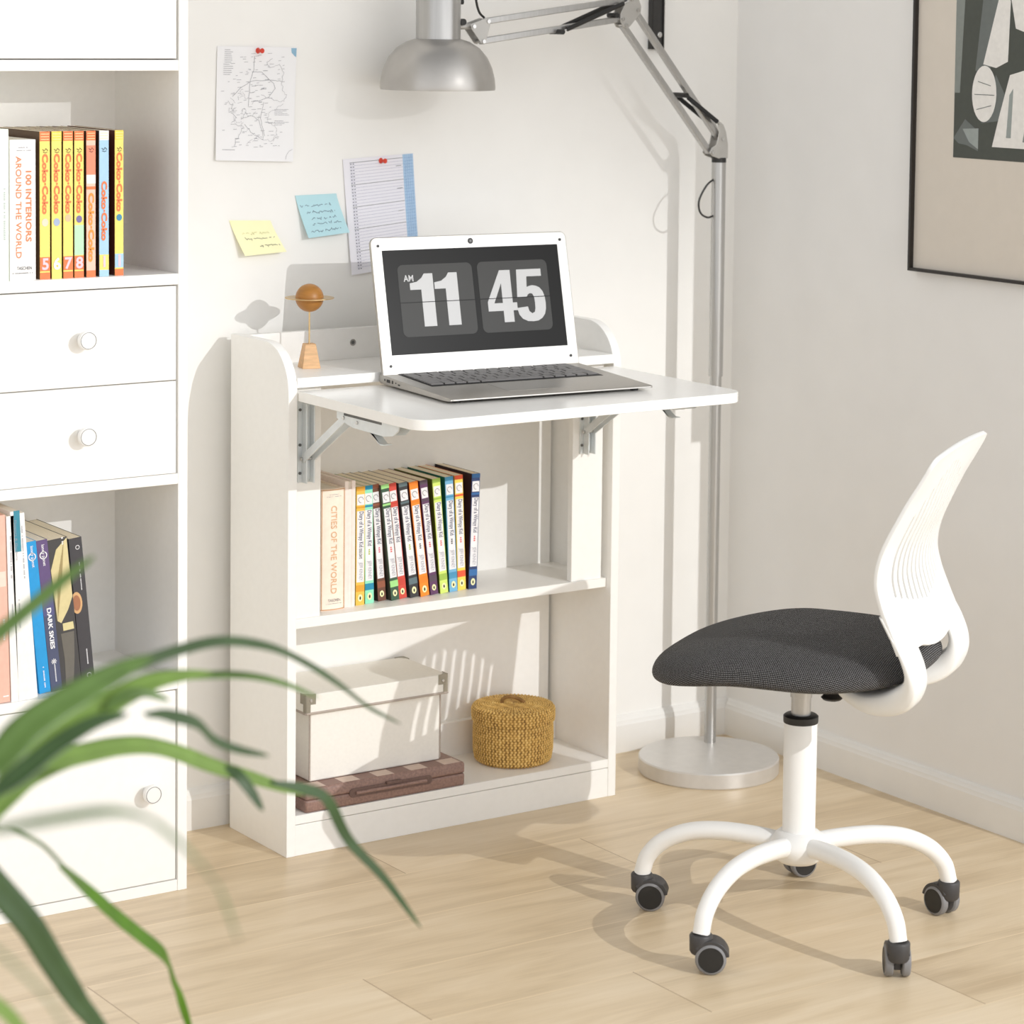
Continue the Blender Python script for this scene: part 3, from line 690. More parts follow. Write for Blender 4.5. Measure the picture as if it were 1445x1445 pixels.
# screen lid
LH = .2075; ltilt = R(13.5)
ML = Matrix.Translation((0, ldp - .014, .0150)) @ Matrix.Rotation(-ltilt, 4, 'X')   # local: x right, z up the lid, y back
def lidpoly():
    r = .010
    return [(0, 0), (lw, 0)] + arc(lw - r, LH - r, r, 0, 90, 8) + arc(r, LH - r, r, 90, 180, 8)
lid = MB(); lid.prism([(x, y) for x, y in lidpoly()], .0055, LAPS, ML @ face_m((0, .0055, 0), (1,0,0), (0,0,1))); lo_ = lid.build('screen_lid', lap, bevel=.0010, seg=2)
ins = .0016
bz = MB()
bzp = [(ins, .002), (lw - ins, .002)] + arc(lw - .010, LH - .010, .010 - ins, 0, 90, 8) + arc(.010, LH - .010, .010 - ins, 90, 180, 8)
bz.prism(bzp, .0004, LAPW, ML @ face_m((0, .0001, 0), (1,0,0), (0,0,1))); bz.build('bezel', lo_, smooth=0)
def on(y): return ML @ face_m((0, y, 0), (1,0,0), (0,0,1))
dx0, dx1, dz0, dz1 = .0175, lw - .0175, .0295, .1875
ds = MB().prism([(dx0, dz0), (dx1, dz0), (dx1, dz1), (dx0, dz1)], .0002, SCR, on(-.0003)).build('display', lo_, smooth=0)
def rrect(x0, y0, x1, y1, r): return arc(x1-r, y1-r, r, 0, 90, 6) + arc(x0+r, y1-r, r, 90, 180, 6) + arc(x0+r, y0+r, r, 180, 270, 6) + arc(x1-r, y0+r, r, 270, 360, 6)
dw, dh = dx1 - dx0, dz1 - dz0
ck = MB()
tiles = [(dx0 + .075*dw, dx0 + .492*dw), (dx0 + .522*dw, dx0 + .925*dw)]
tz0, tz1 = dz0 + .165*dh, dz0 + .855*dh
for x0, x1 in tiles: ck.prism(rrect(x0, tz0, x1, tz1, .009), .0002, TILE, on(-.0006))
# heavy condensed digits in a unit box (w x 1)
def d1(): return [[(.30, 0), (.62, 0), (.62, 1), (.40, 1), (.33, .92), (.20, .85), (.02, .825), (.02, .70), (.30, .70)]]
def d4(): return [[(.42, 0), (.70, 0), (.70, .22), (.82, .22), (.82, .37), (.70, .37), (.70, 1), (.40, 1), (0, .40), (0, .22), (.42, .22)], [(.42, .37), (.18, .37), (.42, .75)]]
def d5():
    o = [(.06, .47), (.10, 1), (.74, 1), (.74, .86), (.35, .86), (.33, .655)]
    o += arc(.42, .33, .36, 105, -80, 14)[1:] if False else [(.40, .675), (.47, .685), (.56, .675), (.66, .64), (.74, .56), (.78, .45), (.79, .33), (.78, .22), (.74, .12), (.66, .045), (.55, 0), (.42, -.01), (.28, 0), (.15, .05), (.07, .13), (.03, .26), (.31, .28), (.34, .19), (.41, .145), (.48, .17), (.505, .24), (.51, .34), (.50, .46), (.46, .525), (.40, .535), (.34, .51), (.31, .47)]
    return [o]
dh_ = .125*(tz1 - tz0)/.109
dgH = (tz1 - tz0)*.735; zz = tz0 + (tz1 - tz0)*.135
def dig(loops, x, sc):
    dgo = MB()
    v, f = glyph_mesh(loops); Mx = on(-.0009)
    dgo.add([Mx @ Vector((x + p[0]*sc, zz + p[1]*dgH, 0)) for p in v], f, DIG); dgo.build('clock_digit', ds, smooth=0)
t0, t1 = tiles
tw = t0[1] - t0[0]
dig(d1(), t0[0] + .135*tw, .0660); dig(d1(), t0[0] + .135*tw + .0415, .0660)
dig(d4(), t1[0] + .10*tw, .0617); dig(d5(), t1[0] + .10*tw + .0480, .0670)
dgo = MB(); dgo.text('AM', .0135, DIG, on(-.0009) @ Matrix.Translation((t0[0] + .135*tw, tz1 - .0205, 0)), .02, .0165)
ck.build('clock_tiles', ds, smooth=0); dgo.build('lettering', ds, smooth=0)
hl = MB(); zmid = tz0 + (tz1 - tz0)*.475
for x0, x1 in tiles: hl.prism([(x0, zmid - .0005), (x1, zmid - .0005), (x1, zmid + .0005), (x0, zmid + .0005)], .0002, SCR, on(-.0011))
hl.build('flap_line', ds, smooth=0)
cm = MB(); MC = on(-.0004) @ Matrix.Translation((lw*.5, LH - .010, 0))
cm.lathe([(0, 0), (.0045, 0), (.0045, .0006), (0, .0006)], BLACK, n=20, M=MC); cm.lathe([(0, .0006), (.002, .0006), (.002, .0009), (0, .0009)], GREYRIM, n=12, M=MC); cm.build('camera', lo_)
for x, z in ((.012, LH - .013), (lw - .012, LH - .013), (.014, .0135), (lw - .014, .0135)):
    MB().lathe([(0, 0), (.0022, 0), (.0022, .0008), (0, .0008)], BLACK, n=14, M=on(-.0006) @ Matrix.Translation((x, z, 0))).build('bumper', lo_)
for x in (.05, lw - .05):
    MB().cyl((x - .025, ldp - .010, .0150), (x + .025, ldp - .010, .0150), .0042, DARK, 14).build('hinge', lap)

# ------------------------------------------------------------------ papers on the wall
def wall_sheet(P, curl, m, name, label, cat, group=None, n=8, parent=None):
    """P = corners TL,TR,BR,BL as (x,z); curl(v) = distance off the wall at height fraction v (0 top)"""
    vs = []; th = .0003
    for s_ in (0, th):
        for j in range(n+1):
            v = j/n
            for i in range(5):
                u = i/4
                x = (P[0][0]*(1-u)+P[1][0]*u)*(1-v) + (P[3][0]*(1-u)+P[2][0]*u)*v
                z = (P[0][1]*(1-u)+P[1][1]*u)*(1-v) + (P[3][1]*(1-u)+P[2][1]*u)*v
                vs.append((x, -.0004 - curl(v) - s_, z))
    fs = []; q = 5*(n+1)
    for j in range(n):
        for i in range(4):
            a = j*5+i; fs.append((a, a+1, a+6, a+5)); fs.append((q+a, q+a+5, q+a+6, q+a+1))
    for j in range(n):
        for i in (0, 4): a = j*5+i; fs.append((a, a+5, q+a+5, q+a))
    for i in range(4):
        for j in (0, n): a = j*5+i; fs.append((a, a+1, q+a+1, q+a))
    b = MB(); b.add(vs, fs, m); o = b.build(name, smooth=40)
    def pt(u, v, lift=.0008):
        x = (P[0][0]*(1-u)+P[1][0]*u)*(1-v) + (P[3][0]*(1-u)+P[2][0]*u)*v
        z = (P[0][1]*(1-u)+P[1][1]*u)*(1-v) + (P[3][1]*(1-u)+P[2][1]*u)*v
        return Vector((x, -.0004 - curl(v) - lift, z))
    tag(o, label, cat, group); return o, pt
def line(b, pt, uv, w, m):
    P = [pt(u, v) for u, v in uv]; vs = []
    for i, p in enumerate(P):
        t = P[min(i+1, len(P)-1)] - P[max(i-1, 0)]
        if t.length < 1e-9: t = Vector((1, 0, 0))
        t.normalize(); nn = Vector((-t.z, 0, t.x))*(w/2); vs += [p + nn, p - nn]
    b.add(vs, [(2*i, 2*i+1, 2*i+3, 2*i+2) for i in range(len(P)-1)], m)
mp, pt = wall_sheet([(-.0114, 1.1929), (.1246, 1.1912), (.1169, 1.0164), (-.0157, 1.0214)], lambda v: .0012 + .004*v*v, PAPER, 'pinned_map', 'white sheet with a printed line map, pinned highest on the back wall', 'paper')
rm = MB(); rnd = random.Random(3)
LN = mat('map_ink', rgb(168, 168, 174), .9, vary=.05, scale=90)
def wig(pts, w, m, j=.012, k=5):
    out = []
    for (a, b_), (c_, d_) in zip(pts, pts[1:]):
        for i in range(k): t = i/k; out.append((a+(c_-a)*t + rnd.uniform(-j, j), b_+(d_-b_)*t + rnd.uniform(-j, j)))
    out.append(pts[-1]); line(rm, pt, out, w, m)
wig([(.44,.22),(.56,.22),(.72,.32),(.74,.36),(.66,.44),(.54,.47),(.44,.48)], .0007, LN, .002)
wig([(.40,.53),(.42,.30),(.46,.20),(.47,.08)], .0007, LN, .004)
wig([(.20,.44),(.30,.36),(.44,.30),(.70,.29),(.86,.30)], .0007, LN, .004)
wig([(.70,.10),(.62,.14),(.66,.19),(.78,.15),(.84,.22),(.82,.33),(.88,.42),(.86,.48),(.74,.46),(.56,.42)], .0005, LN, .012)
wig([(.12,.48),(.20,.50),(.16,.58),(.26,.62),(.20,.68),(.34,.70),(.28,.80),(.20,.88)], .0006, LN, .02)
wig([(.34,.62),(.44,.60),(.56,.66),(.60,.80),(.46,.76),(.36,.68)], .0006, LN, .008)
wig([(.60,.48),(.56,.62),(.62,.78)], .0006, LN, .004)
wig([(.86,.50),(.68,.56),(.66,.64),(.76,.70),(.78,.76),(.72,.82)], .0004, LN, .014)
wig([(.40,.84),(.54,.80),(.66,.82),(.80,.80)], .0004, LN, .02)
for _ in range(26): 
    u, v = rnd.gauss(.30, .10), rnd.gauss(.56, .09); wig([(u, v), (u + rnd.uniform(-.08, .08), v + rnd.uniform(-.06, .06))], .0004, LN, .012, 4)
for _ in range(150):
    u, v = rnd.gauss(.45, .20), rnd.uniform(.05, .88)
    if not .05 < u < .84: continue
    l = rnd.uniform(.02, .06); line(rm, pt, [(u, v), (u + l, v - .002)], .0006, LN)
for k in range(13): line(rm, pt, [(.09 if k < 7 else .08, .03 + .018*k), (.09 + rnd.uniform(.06, .12), .03 + .018*k)], .0007, LN)
for k in range(9): line(rm, pt, [(.74, .545 + .012*k + (.04 if k > 4 else 0)), (.74 + rnd.uniform(.08, .19), .543 + .012*k + (.04 if k > 4 else 0))], .0005, LN)
line(rm, pt, [(.08, .905), (.24, .905)], .0008, LN)
line(rm, pt, [(.90, .98), (.91, .94), (.94, .91), (.985, .89)], .0005, LN)
rm.build('map_lines', mp, smooth=0)
bc = MB(); q = [pt(u, v, .0006) for u, v in ((.93, .006), (.998, .006), (.998, .085), (.975, .075), (.935, .045))]; bc.add(q, [(0,4,3,2,1)], flat(140, 180, 206)); bc.build('blue_corner', mp, smooth=0)
cal, pt = wall_sheet([(.2072, 1.0178), (.3350, 1.0252), (.3470, .8500), (.2225, .8369)], lambda v: .0012 + .004*v*v, mat('planner_paper', rgb(234, 233, 240), .85, vary=.015, scale=20), 'pinned_planner', 'lined planner page with a blue column, pinned behind the laptop screen', 'paper')
rm = MB(); LB = flat(170, 200, 228); LL = mat('planner_line', rgb(168, 168, 190), .9, vary=.03, scale=90)
vs = []
for k in range(9): vs += [pt(.845, k/8*.985 + .003, .0005), pt(.995, k/8*.985 + .003, .0005)]
rm.add(vs, [(2*i, 2*i+2, 2*i+3, 2*i+1) for i in range(8)], LB)
for k in range(34):
    v = .035 + k*.0275; line(rm, pt, [(.09, v), (.84, v - .004)], .0004 if k % 7 else .0007, LL if k % 7 else INK)
    line(rm, pt, [(.845, v), (.995, v)], .0003, flat(110, 140, 190))
    for u, l in ((.095, .02), (.13, .018)): line(rm, pt, [(u, v + .012), (u + l, v + .012)], .0012, NAVYINK)
for u in (.875, .905, .935, .965): line(rm, pt, [(u, .004), (u, .985)], .0003, flat(110, 140, 190))
for v in (.10, .30, .50): line(rm, pt, [(.74, v), (.82, v - .002)], .0008, INK)
rm.build('planner_grid', cal, smooth=0)
def sticky(P, m, name, label, seed):
    o, pt = wall_sheet(P, lambda v: .0006 + .016*max(0, v - .12)**1.4, m, name, label, 'sticky note', 'sticky notes on the back wall')
    r2 = random.Random(seed); b = MB()
    return o, pt, r2, b
o, pt, r2, b = sticky([(.0098, .9296), (.0804, .9272), (.1015, .8794), (.0300, .8759)], mat('yellow_note', rgb(250, 247, 200), .8, vary=.02, scale=30), 'sticky_note', 'pale yellow sticky note, left of the blue one on the back wall', 5)
def scribble(u0, u1, v, w, m):
    pts = []; u = u0
    while u < u1:
        pts.append((u, v + r2.uniform(-.026, .026)*(1 if r2.random() < .85 else 2.0))); u += .016
        if r2.random() < .13 and len(pts) > 2: line(b, pt, pts, w, m); pts = []; u += .03
    if len(pts) > 1: line(b, pt, pts, w, m)
scribble(.18, .84, .38, .0005, flat(186,186,120)); scribble(.20, .92, .54, .0006, INKD); scribble(.46, .94, .76, .0007, INKD); b.build('handwriting', o, smooth=0)
o, pt, r2, b = sticky([(.1234, .9640), (.1962, .9652), (.2130, .9049), (.1400, .8987)], mat('blue_note', rgb(184, 222, 230), .8, vary=.02, scale=30), 'sticky_note', 'light blue sticky note with handwriting, beside the pinned planner page', 8)
for v, u0, u1 in ((.26, .06, .80), (.42, .16, .86), (.57, .22, .84), (.70, .20, .90), (.86, .12, .84)): scribble(u0, u1, v, .0006, NAVYINK)
b.build('handwriting', o, smooth=0)
REDP = mat('red_push_pin', rgb(214, 66, 46), .3, vary=.05, scale=60)
def pin(x, z, label):
    p = MB(); M = Matrix.Translation((x, -.0012, z)) @ Matrix.Rotation(PI/2, 4, 'X') @ Matrix.Rotation(R(14), 4, 'Y')
    p.lathe([(0, 0), (.0042, 0), (.0046, .001), (.0030, .0028), (.0024, .0060), (.0034, .0085), (.0040, .0100), (.0036, .0110), (0, .0112)], REDP, n=24, M=M)
    tag(p.build('push_pin', smooth=40), label, 'push pin', 'red push pins')
pin(.0575, 1.1862, 'red push pin holding the line map'); pin(.2760, 1.0145, 'red push pin holding the planner page')
# dark bar at the top of the wall
wb = thing('wall_bar', 'black metal bar screwed to the back wall behind the lamp arm', 'wall bar', (.8080, 0, 1.190))
b = MB(); b.box((-.0126, -.010, 0), (.0126, 0, .45), mat('black_metal', rgb(58, 57, 56), .45, .3, vary=.08, scale=90)); b.box((-.0126, -.0125, 0), (-.0100, -.010, .45), BLACK); b.box((.0100, -.0125, 0), (.0126, -.010, .45), BLACK); b.build('bar', wb, bevel=.0005)
MB().lathe([(0,0),(.0048,0),(.0046,.0015),(.0022,.0022),(0,.0022)], CHROME, n=20, M=Matrix.Translation((.0040, -.010, .0245)) @ Matrix.Rotation(PI/2, 4, 'X')).build('screw', wb)

# ------------------------------------------------------------------ framed picture on the right wall
pf = thing('framed_picture', 'black framed abstract picture with a wide beige mat, on the right wall', 'picture', (XR, -.4605, .8504))
FW, FH = .421, .72; fw = .0050
FRM = mat('black_frame', rgb(38, 33, 30), .4, vary=.08, scale=90); MATB = mat('beige_mat_board', rgb(216, 208, 197), .8, vary=.012, scale=40)
b = MB()
for (y0, y1, z0, z1) in ((-fw, 0, 0, FH), (-FW, -FW + fw, 0, FH), (-FW + fw, -fw, 0, fw), (-FW + fw, -fw, FH - fw, FH)): b.box((-.018, y0, z0), (0, y1, z1), FRM)
b.build('frame', pf, bevel=.0006)
MB().box((-.010, -FW + fw, fw), (-.0005, -fw, FH - fw), MATB).build('mat_board', pf, smooth=0)
def pw(y, z, off): return Vector((-.0102 - off, y, z))
art = MB()
G = [flat(70, 74, 68), flat(104, 110, 108), flat(132, 138, 134), flat(232, 230, 226), flat(54, 58, 52), flat(150, 158, 156)]
def ap(pts, m, off):
    pts = [(min(p[0], .24), p[1]) for p in pts]
    art.add([pw(-.0905 - p[0], .1832 + p[1], off) for p in pts], [tuple(range(len(pts)))], m)
ap([(0, 0), (.38, 0), (.38, .44), (0, .44)], G[0], .0002)
ap([(0, .10), (.012, .10), (.020, .26), (.016, .44), (0, .44)], G[2], .0004)
ap([(.045, .135), (.075, .125), (.10, .25), (.085, .30), (.062, .27)], G[1], .0004)
ap([(.0, .03), (.025, .06), (.05, .045), (.055, .012), (.030, .02), (.012, .022)], G[1], .0004)
ap([(.02, .045), (.055, .047), (.055, .015), (.035, .025)], G[5], .0005)
ap([(.06, .055), (.10, .06), (.11, .10), (.09, .13), (.07, .08)], G[1], .0005)
ap([(.062, .145), (.105, .285), (.118, .24), (.115, .15), (.09, .14)], G[3], .0006)
ap([(.110, .28), (.16, .33), (.38, .30), (.38, .17), (.13, .20)], G[3], .0006)
ap([(.085, .02), (.135, .02), (.38, .02), (.38, .16), (.12, .13), (.10, .07)], G[3], .0006)
ap([(.115, .035), (.125, .035), (.128, .11), (.120, .10)], G[5], .0008)
ap([(.15, .03), (.22, .03), (.24, .12), (.17, .13)], G[2], .0008)
# a plain pale oval pebble shape
ap([(.066 + .0265*math.cos(2*PI*k/28), .100 + .043*math.sin(2*PI*k/28)) for k in range(28)], G[3], .0010)
for a_, b_ in (((.050, .075), (.082, .082)), ((.052, .118), (.080, .112)), ((.045, .098), (.088, .098))): ap([(a_[0], a_[1]), (b_[0], b_[1]), (b_[0], b_[1] + .0012), (a_[0], a_[1] + .0012)], G[1], .0012)
art.build('artwork', pf, smooth=0)

# ------------------------------------------------------------------ floor lamp
LPX, LPY = .8660, -.1100
fl_ = thing('floor_lamp', 'tall silver jointed-arm floor lamp in the corner right of the desk', 'lamp', (LPX, LPY, 0))
dcx, dcy = -.0515, -.0625
MB().lathe([(0,0),(.1150,0),(.1165,.002),(.1165,.024),(.1150,.0262),(0,.0262)], mat('lamp_base_silver', rgb(214, 211, 207), .36, .45, vary=.03, scale=60), (dcx, dcy, 0), 72).build('base_disc', fl_, smooth=30)
PR = .0104
MB().cyl((0, 0, .026), (-.001, 0, .6480), .0098, ALU, 28).build('lower_pole', fl_)
MB().cyl((-.001, 0, .6480), (-.002, 0, 1.0050), .0118, ALU, 28).build('upper_pole', fl_)
MB().cyl((-.002, 0, 1.0050), (-.002, 0, 1.0130), .0122, BLACK, 28).build('collar', fl_)
def wp(x, z, y=0): return (x - LPX, y, z)
P1, P2 = (.8425, 1.0225), (.8630, 1.0445)         # base pivots
E1, E2 = (.6615, 1.2305), (.6845, 1.2545)         # elbow, lower arm
U1, U2 = (.6545, 1.2400), (.6720, 1.2720)         # elbow, upper arm
H1, H2, H3 = (.3885, 1.2033), (.3969, 1.2345), (.3702, 1.2263)
def plate(pts, y, th, name, m=ALU2):
    b = MB(); b.prism([(p[0] - LPX, p[1]) for p in pts], th, m, face_m((0, y, 0), (1,0,0), (0,0,1))); return b.build(name, fl_, bevel=.0008)
for y in (-.009, .0105):
    plate([(.8550, 1.0120), (.8745, 1.0120), (.8745, 1.0330), (.8700, 1.0560), (.8640, 1.0680), (.8560, 1.0735), (.8520, 1.0700), (.8555, 1.0560), (.8500, 1.0350), (.8400, 1.0300), (.8365, 1.0220), (.8420, 1.0160)], y, .0018, 'base_joint_plate')
    plate([(.6510, 1.2360), (.6560, 1.2270), (.6650, 1.2250), (.6710, 1.2300), (.6905, 1.2500), (.6915, 1.2610), (.6860, 1.2740), (.6700, 1.2790), (.6560, 1.2600), (.6500, 1.2480)], y, .0018, 'elbow_plate')
    plate([(.3640, 1.2300), (.3660, 1.2220), (.3840, 1.2000), (.3900, 1.1985), (.3935, 1.2040), (.4015, 1.2330), (.3985, 1.2390), (.3930, 1.2395)], y, .0018, 'head_plate')
MB().cyl(wp(.8640, 1.0130), wp(.8640, 1.0300), .0070, ALU2, 20).build('swivel_stem', fl_)
for (a_, b_) in ((P1, E1), (P2, E2), (U1, H1), (U2, H2)):
    MB().bar(wp(*a_), wp(*b_), .0105, .0098, ALU, (0, 0, 1)).build('arm_bar', fl_, bevel=.0012)
for p in (P1, P2, E1, E2, U1, U2, H1, H2, H3):
    MB().cyl(wp(p[0], p[1], -.0128), wp(p[0], p[1], .0128), .0032, CHROME, 14).build('rivet', fl_)
def spring(a_, b_, y, name='tension_spring'):
    a_ = Vector(wp(a_[0], a_[1], y)); b_ = Vector(wp(b_[0], b_[1], y)); d = (b_ - a_)
    o = d.normalized().orthogonal().normalized(); w = d.normalized().cross(o); L_ = d.length; n = int(L_/.0011)
    pts = []; rs = []
    k = MB(); m_ = 260
    core = [a_ + d*(.08 + .84*i/120) for i in range(121)]
    k.tube(core, [.0034 + .0005*(i % 2) for i in range(121)], BLACK, 10)
    k.tube([a_, a_ + d*.08], .0012, CHROME, 8); k.tube([b_ - d*.08, b_], .0012, CHROME, 8); return k.build(name, fl_)
S1a, S1b = (.7815, 1.1170), (.8545, 1.0690)
for y in (-.0135, .0140): spring(S1a, S1b, y)
MB().cyl(wp(.7815, 1.1170, -.018), wp(.7815, 1.1170, .018), .0042, BLACK, 14).build('spring_pin', fl_)
S2a, S2b = (.5330, 1.2190), (.6640, 1.2690)
for y in (-.0135, .0140): spring(S2a, S2b, y)
MB().cyl(wp(.5330, 1.2190, -.018), wp(.5330, 1.2190, .018), .0042, BLACK, 14).build('spring_pin', fl_)
MB().cyl(wp(.6430, 1.2460, -.012), wp(.6430, 1.2460, .012), .0042, BLACK, 14).build('elbow_knob', fl_)
hx, hz0 = .3118, 1.1290
MB().lathe([(.0885,0),(.0890,.004),(.0875,.018),(.0835,.034),(.0760,.050),(.0640,.064),(.0490,.0735),(.0365,.0775),(.0365,.076),(.0480,.0715),(.0620,.0620),(.0745,.0480),(.0820,.0330),(.0860,.0175),(.0872,.004)], mat('shade_silver', rgb(182, 179, 175), .36, .75, vary=.06, scale=20), wp(hx, hz0), 64, closed=False).build('shade', fl_, smooth=50)
MB().lathe([(0,.066),(.0345,.066),(.0345,.1700),(.0320,.1770),(.0,.1780)], ALU, wp(hx, hz0), 48).build('lamp_socket', fl_, smooth=40)
MB().lathe([(0,.045),(.016,.040),(.024,.022),(.022,.006),(.012,-.002),(0,-.004)][::-1], mat('frosted_bulb', rgb(235, 234, 228), .4, vary=.01, scale=40), wp(hx, hz0 + .018), 28).build('bulb', fl_)
MB().cyl(wp(.3460, 1.2260), wp(.3700, 1.2260), .0046, ALU2, 14).build('head_stem', fl_)
MB().cyl(wp(.3520, 1.2330, -.010), wp(.3520, 1.2330, .010), .0052, BLACK, 14).build('head_knob', fl_)
MB().cyl(wp(.3485, 1.2640, -.0), wp(.3560, 1.2640, 0), .0042, BLACK, 12).build('switch', fl_)
MB().tube(crom([wp(.8600, .9800), wp(.8400, .9680), wp(.8240, .9430), wp(.8265, .9230), wp(.8420, .9140), wp(.8580, .9180)], 6), .0017, BLACK, 8).build('cable', fl_)
MB().tube(crom([wp(.3790, 1.2900), wp(.3810, 1.2650), wp(.3870, 1.2480), wp(.3960, 1.2400)], 6), .0019, BLACK, 8).build('cable', fl_)

# ------------------------------------------------------------------ swivel chair
HUB = (.443, -.845)
NL = Vector((.845, .535, 0)).normalized(); FL = Vector((-NL.y, NL.x, 0))
yaw = math.atan2(FL.y, FL.x)
ch = thing('office_chair', 'white swivel chair with a dark grey mesh seat, in front of the desk', 'chair', (HUB[0], HUB[1], 0), yaw)
# in the chair's frame: +x forward, +y to its left; the far side from the window wall is -y
def seat_mat():
    m = bpy.data.materials.new('charcoal_mesh_fabric'); m.use_nodes = True; nt = m.node_tree; N = nt.nodes; L = nt.links; b = N['Principled BSDF']
    at = N.new('ShaderNodeUVMap'); sp = N.new('ShaderNodeSeparateXYZ'); L.new(at.outputs['UV'], sp.inputs[0])
    def M_(op, a, c=None):
        n = N.new('ShaderNodeMath'); n.operation = op
        for i, v in enumerate((a, c)):
            if v is None: continue
            if isinstance(v, (int, float)): n.inputs[i].default_value = v
            else: L.new(v, n.inputs[i])
        return n.outputs[0]
    k = 2*PI/.0052
    u = M_('MULTIPLY', sp.outputs[0], k); v = M_('MULTIPLY', sp.outputs[1], k)
    p = M_('MULTIPLY', M_('SINE', M_('ADD', u, v)), M_('SINE', M_('SUBTRACT', u, v)))
    r = N.new('ShaderNodeValToRGB'); L.new(M_('ADD', M_('MULTIPLY', p, .5), .5), r.inputs['Fac'])
    r.color_ramp.elements[0].position = .6; r.color_ramp.elements[0].color = rgb(16, 15, 15)
    r.color_ramp.elements[1].position = .95; r.color_ramp.elements[1].color = rgb(176, 174, 174)  # pale dots paint the sun glints of the weave into the colour
    L.new(r.outputs['Color'], b.inputs['Base Color']); b.inputs['Roughness'].default_value = .75
    b.inputs['Specular IOR Level'].default_value = .25
    bu = N.new('ShaderNodeBump'); bu.inputs['Strength'].default_value = .7; bu.inputs['Distance'].default_value = .001; L.new(p, bu.inputs['Height']); L.new(bu.outputs['Normal'], b.inputs['Normal'])
    return m
def smooth01(a, b, x): t = max(0, min(1, (x-a)/(b-a))); return t*t*(3-2*t)
def make_seat():
    rings = [(0,.422),(.15,.4218),(.3,.4212),(.45,.420),(.6,.418),(.72,.4155),(.82,.412),(.90,.4065),(.955,.400),(.985,.393),(1,.385),(.996,.3795),(.98,.3755),(.94,.3725),(.86,.3705),(.6,.370),(0,.370)]
    n = 96; vs = []; uv = []; fs = []; acc = 0; prev = None; idx = []
    ca, cb_ = .1860, .1860; cx0 = .0050
    for s_, z in rings:
        if prev: acc += math.hypot((s_ - prev[0])*.19, z - prev[1])
        prev = (s_, z); row = []
        for k in range(n):
            th = 2*PI*k/n; c_, s2 = math.cos(th), math.sin(th); e = 2/3.0
            x = cx0 + ca*s_*math.copysign(abs(c_)**e, c_); y = cb_*s_*math.copysign(abs(s2)**e, s2)*(1 - .06*smooth01(-.05, -.2, x))
            zz_ = z - .021*smooth01(.02, .19, x) + .006*smooth01(-.05, -.19, x)
            row.append(len(vs)); vs.append((x, y, zz_))
            rr = acc; uv.append((rr*math.copysign(abs(c_)**e, c_), rr*math.copysign(abs(s2)**e, s2)))
        idx.append(row)
    for A_, B_ in zip(idx, idx[1:]):
        for k in range(n): fs.append((A_[(k+1) % n], A_[k], B_[k], B_[(k+1) % n])[::-1])
    me = bpy.data.meshes.new('seat'); me.from_pydata(vs, [], fs); me.materials.append(seat_mat())
    ul = me.uv_layers.new(name='UVMap')
    for lp_ in me.loops: ul.data[lp_.index].uv = uv[lp_.vertex_index]
    me.polygons.foreach_set('use_smooth', [True]*len(me.polygons)); me.validate(); me.update()
    o = bpy.data.objects.new('seat', me); COL.objects.link(o); o.parent = ch
    sd = o.modifiers.new('sub', 'SUBSURF'); sd.levels = 1; sd.render_levels = 1; sd.uv_smooth = 'PRESERVE_BOUNDARIES'
    return o
make_seat()
MB().box((-.11, -.070, .354), (.10, .070, .372), DARK).build('seat_plate', ch, bevel=.003)
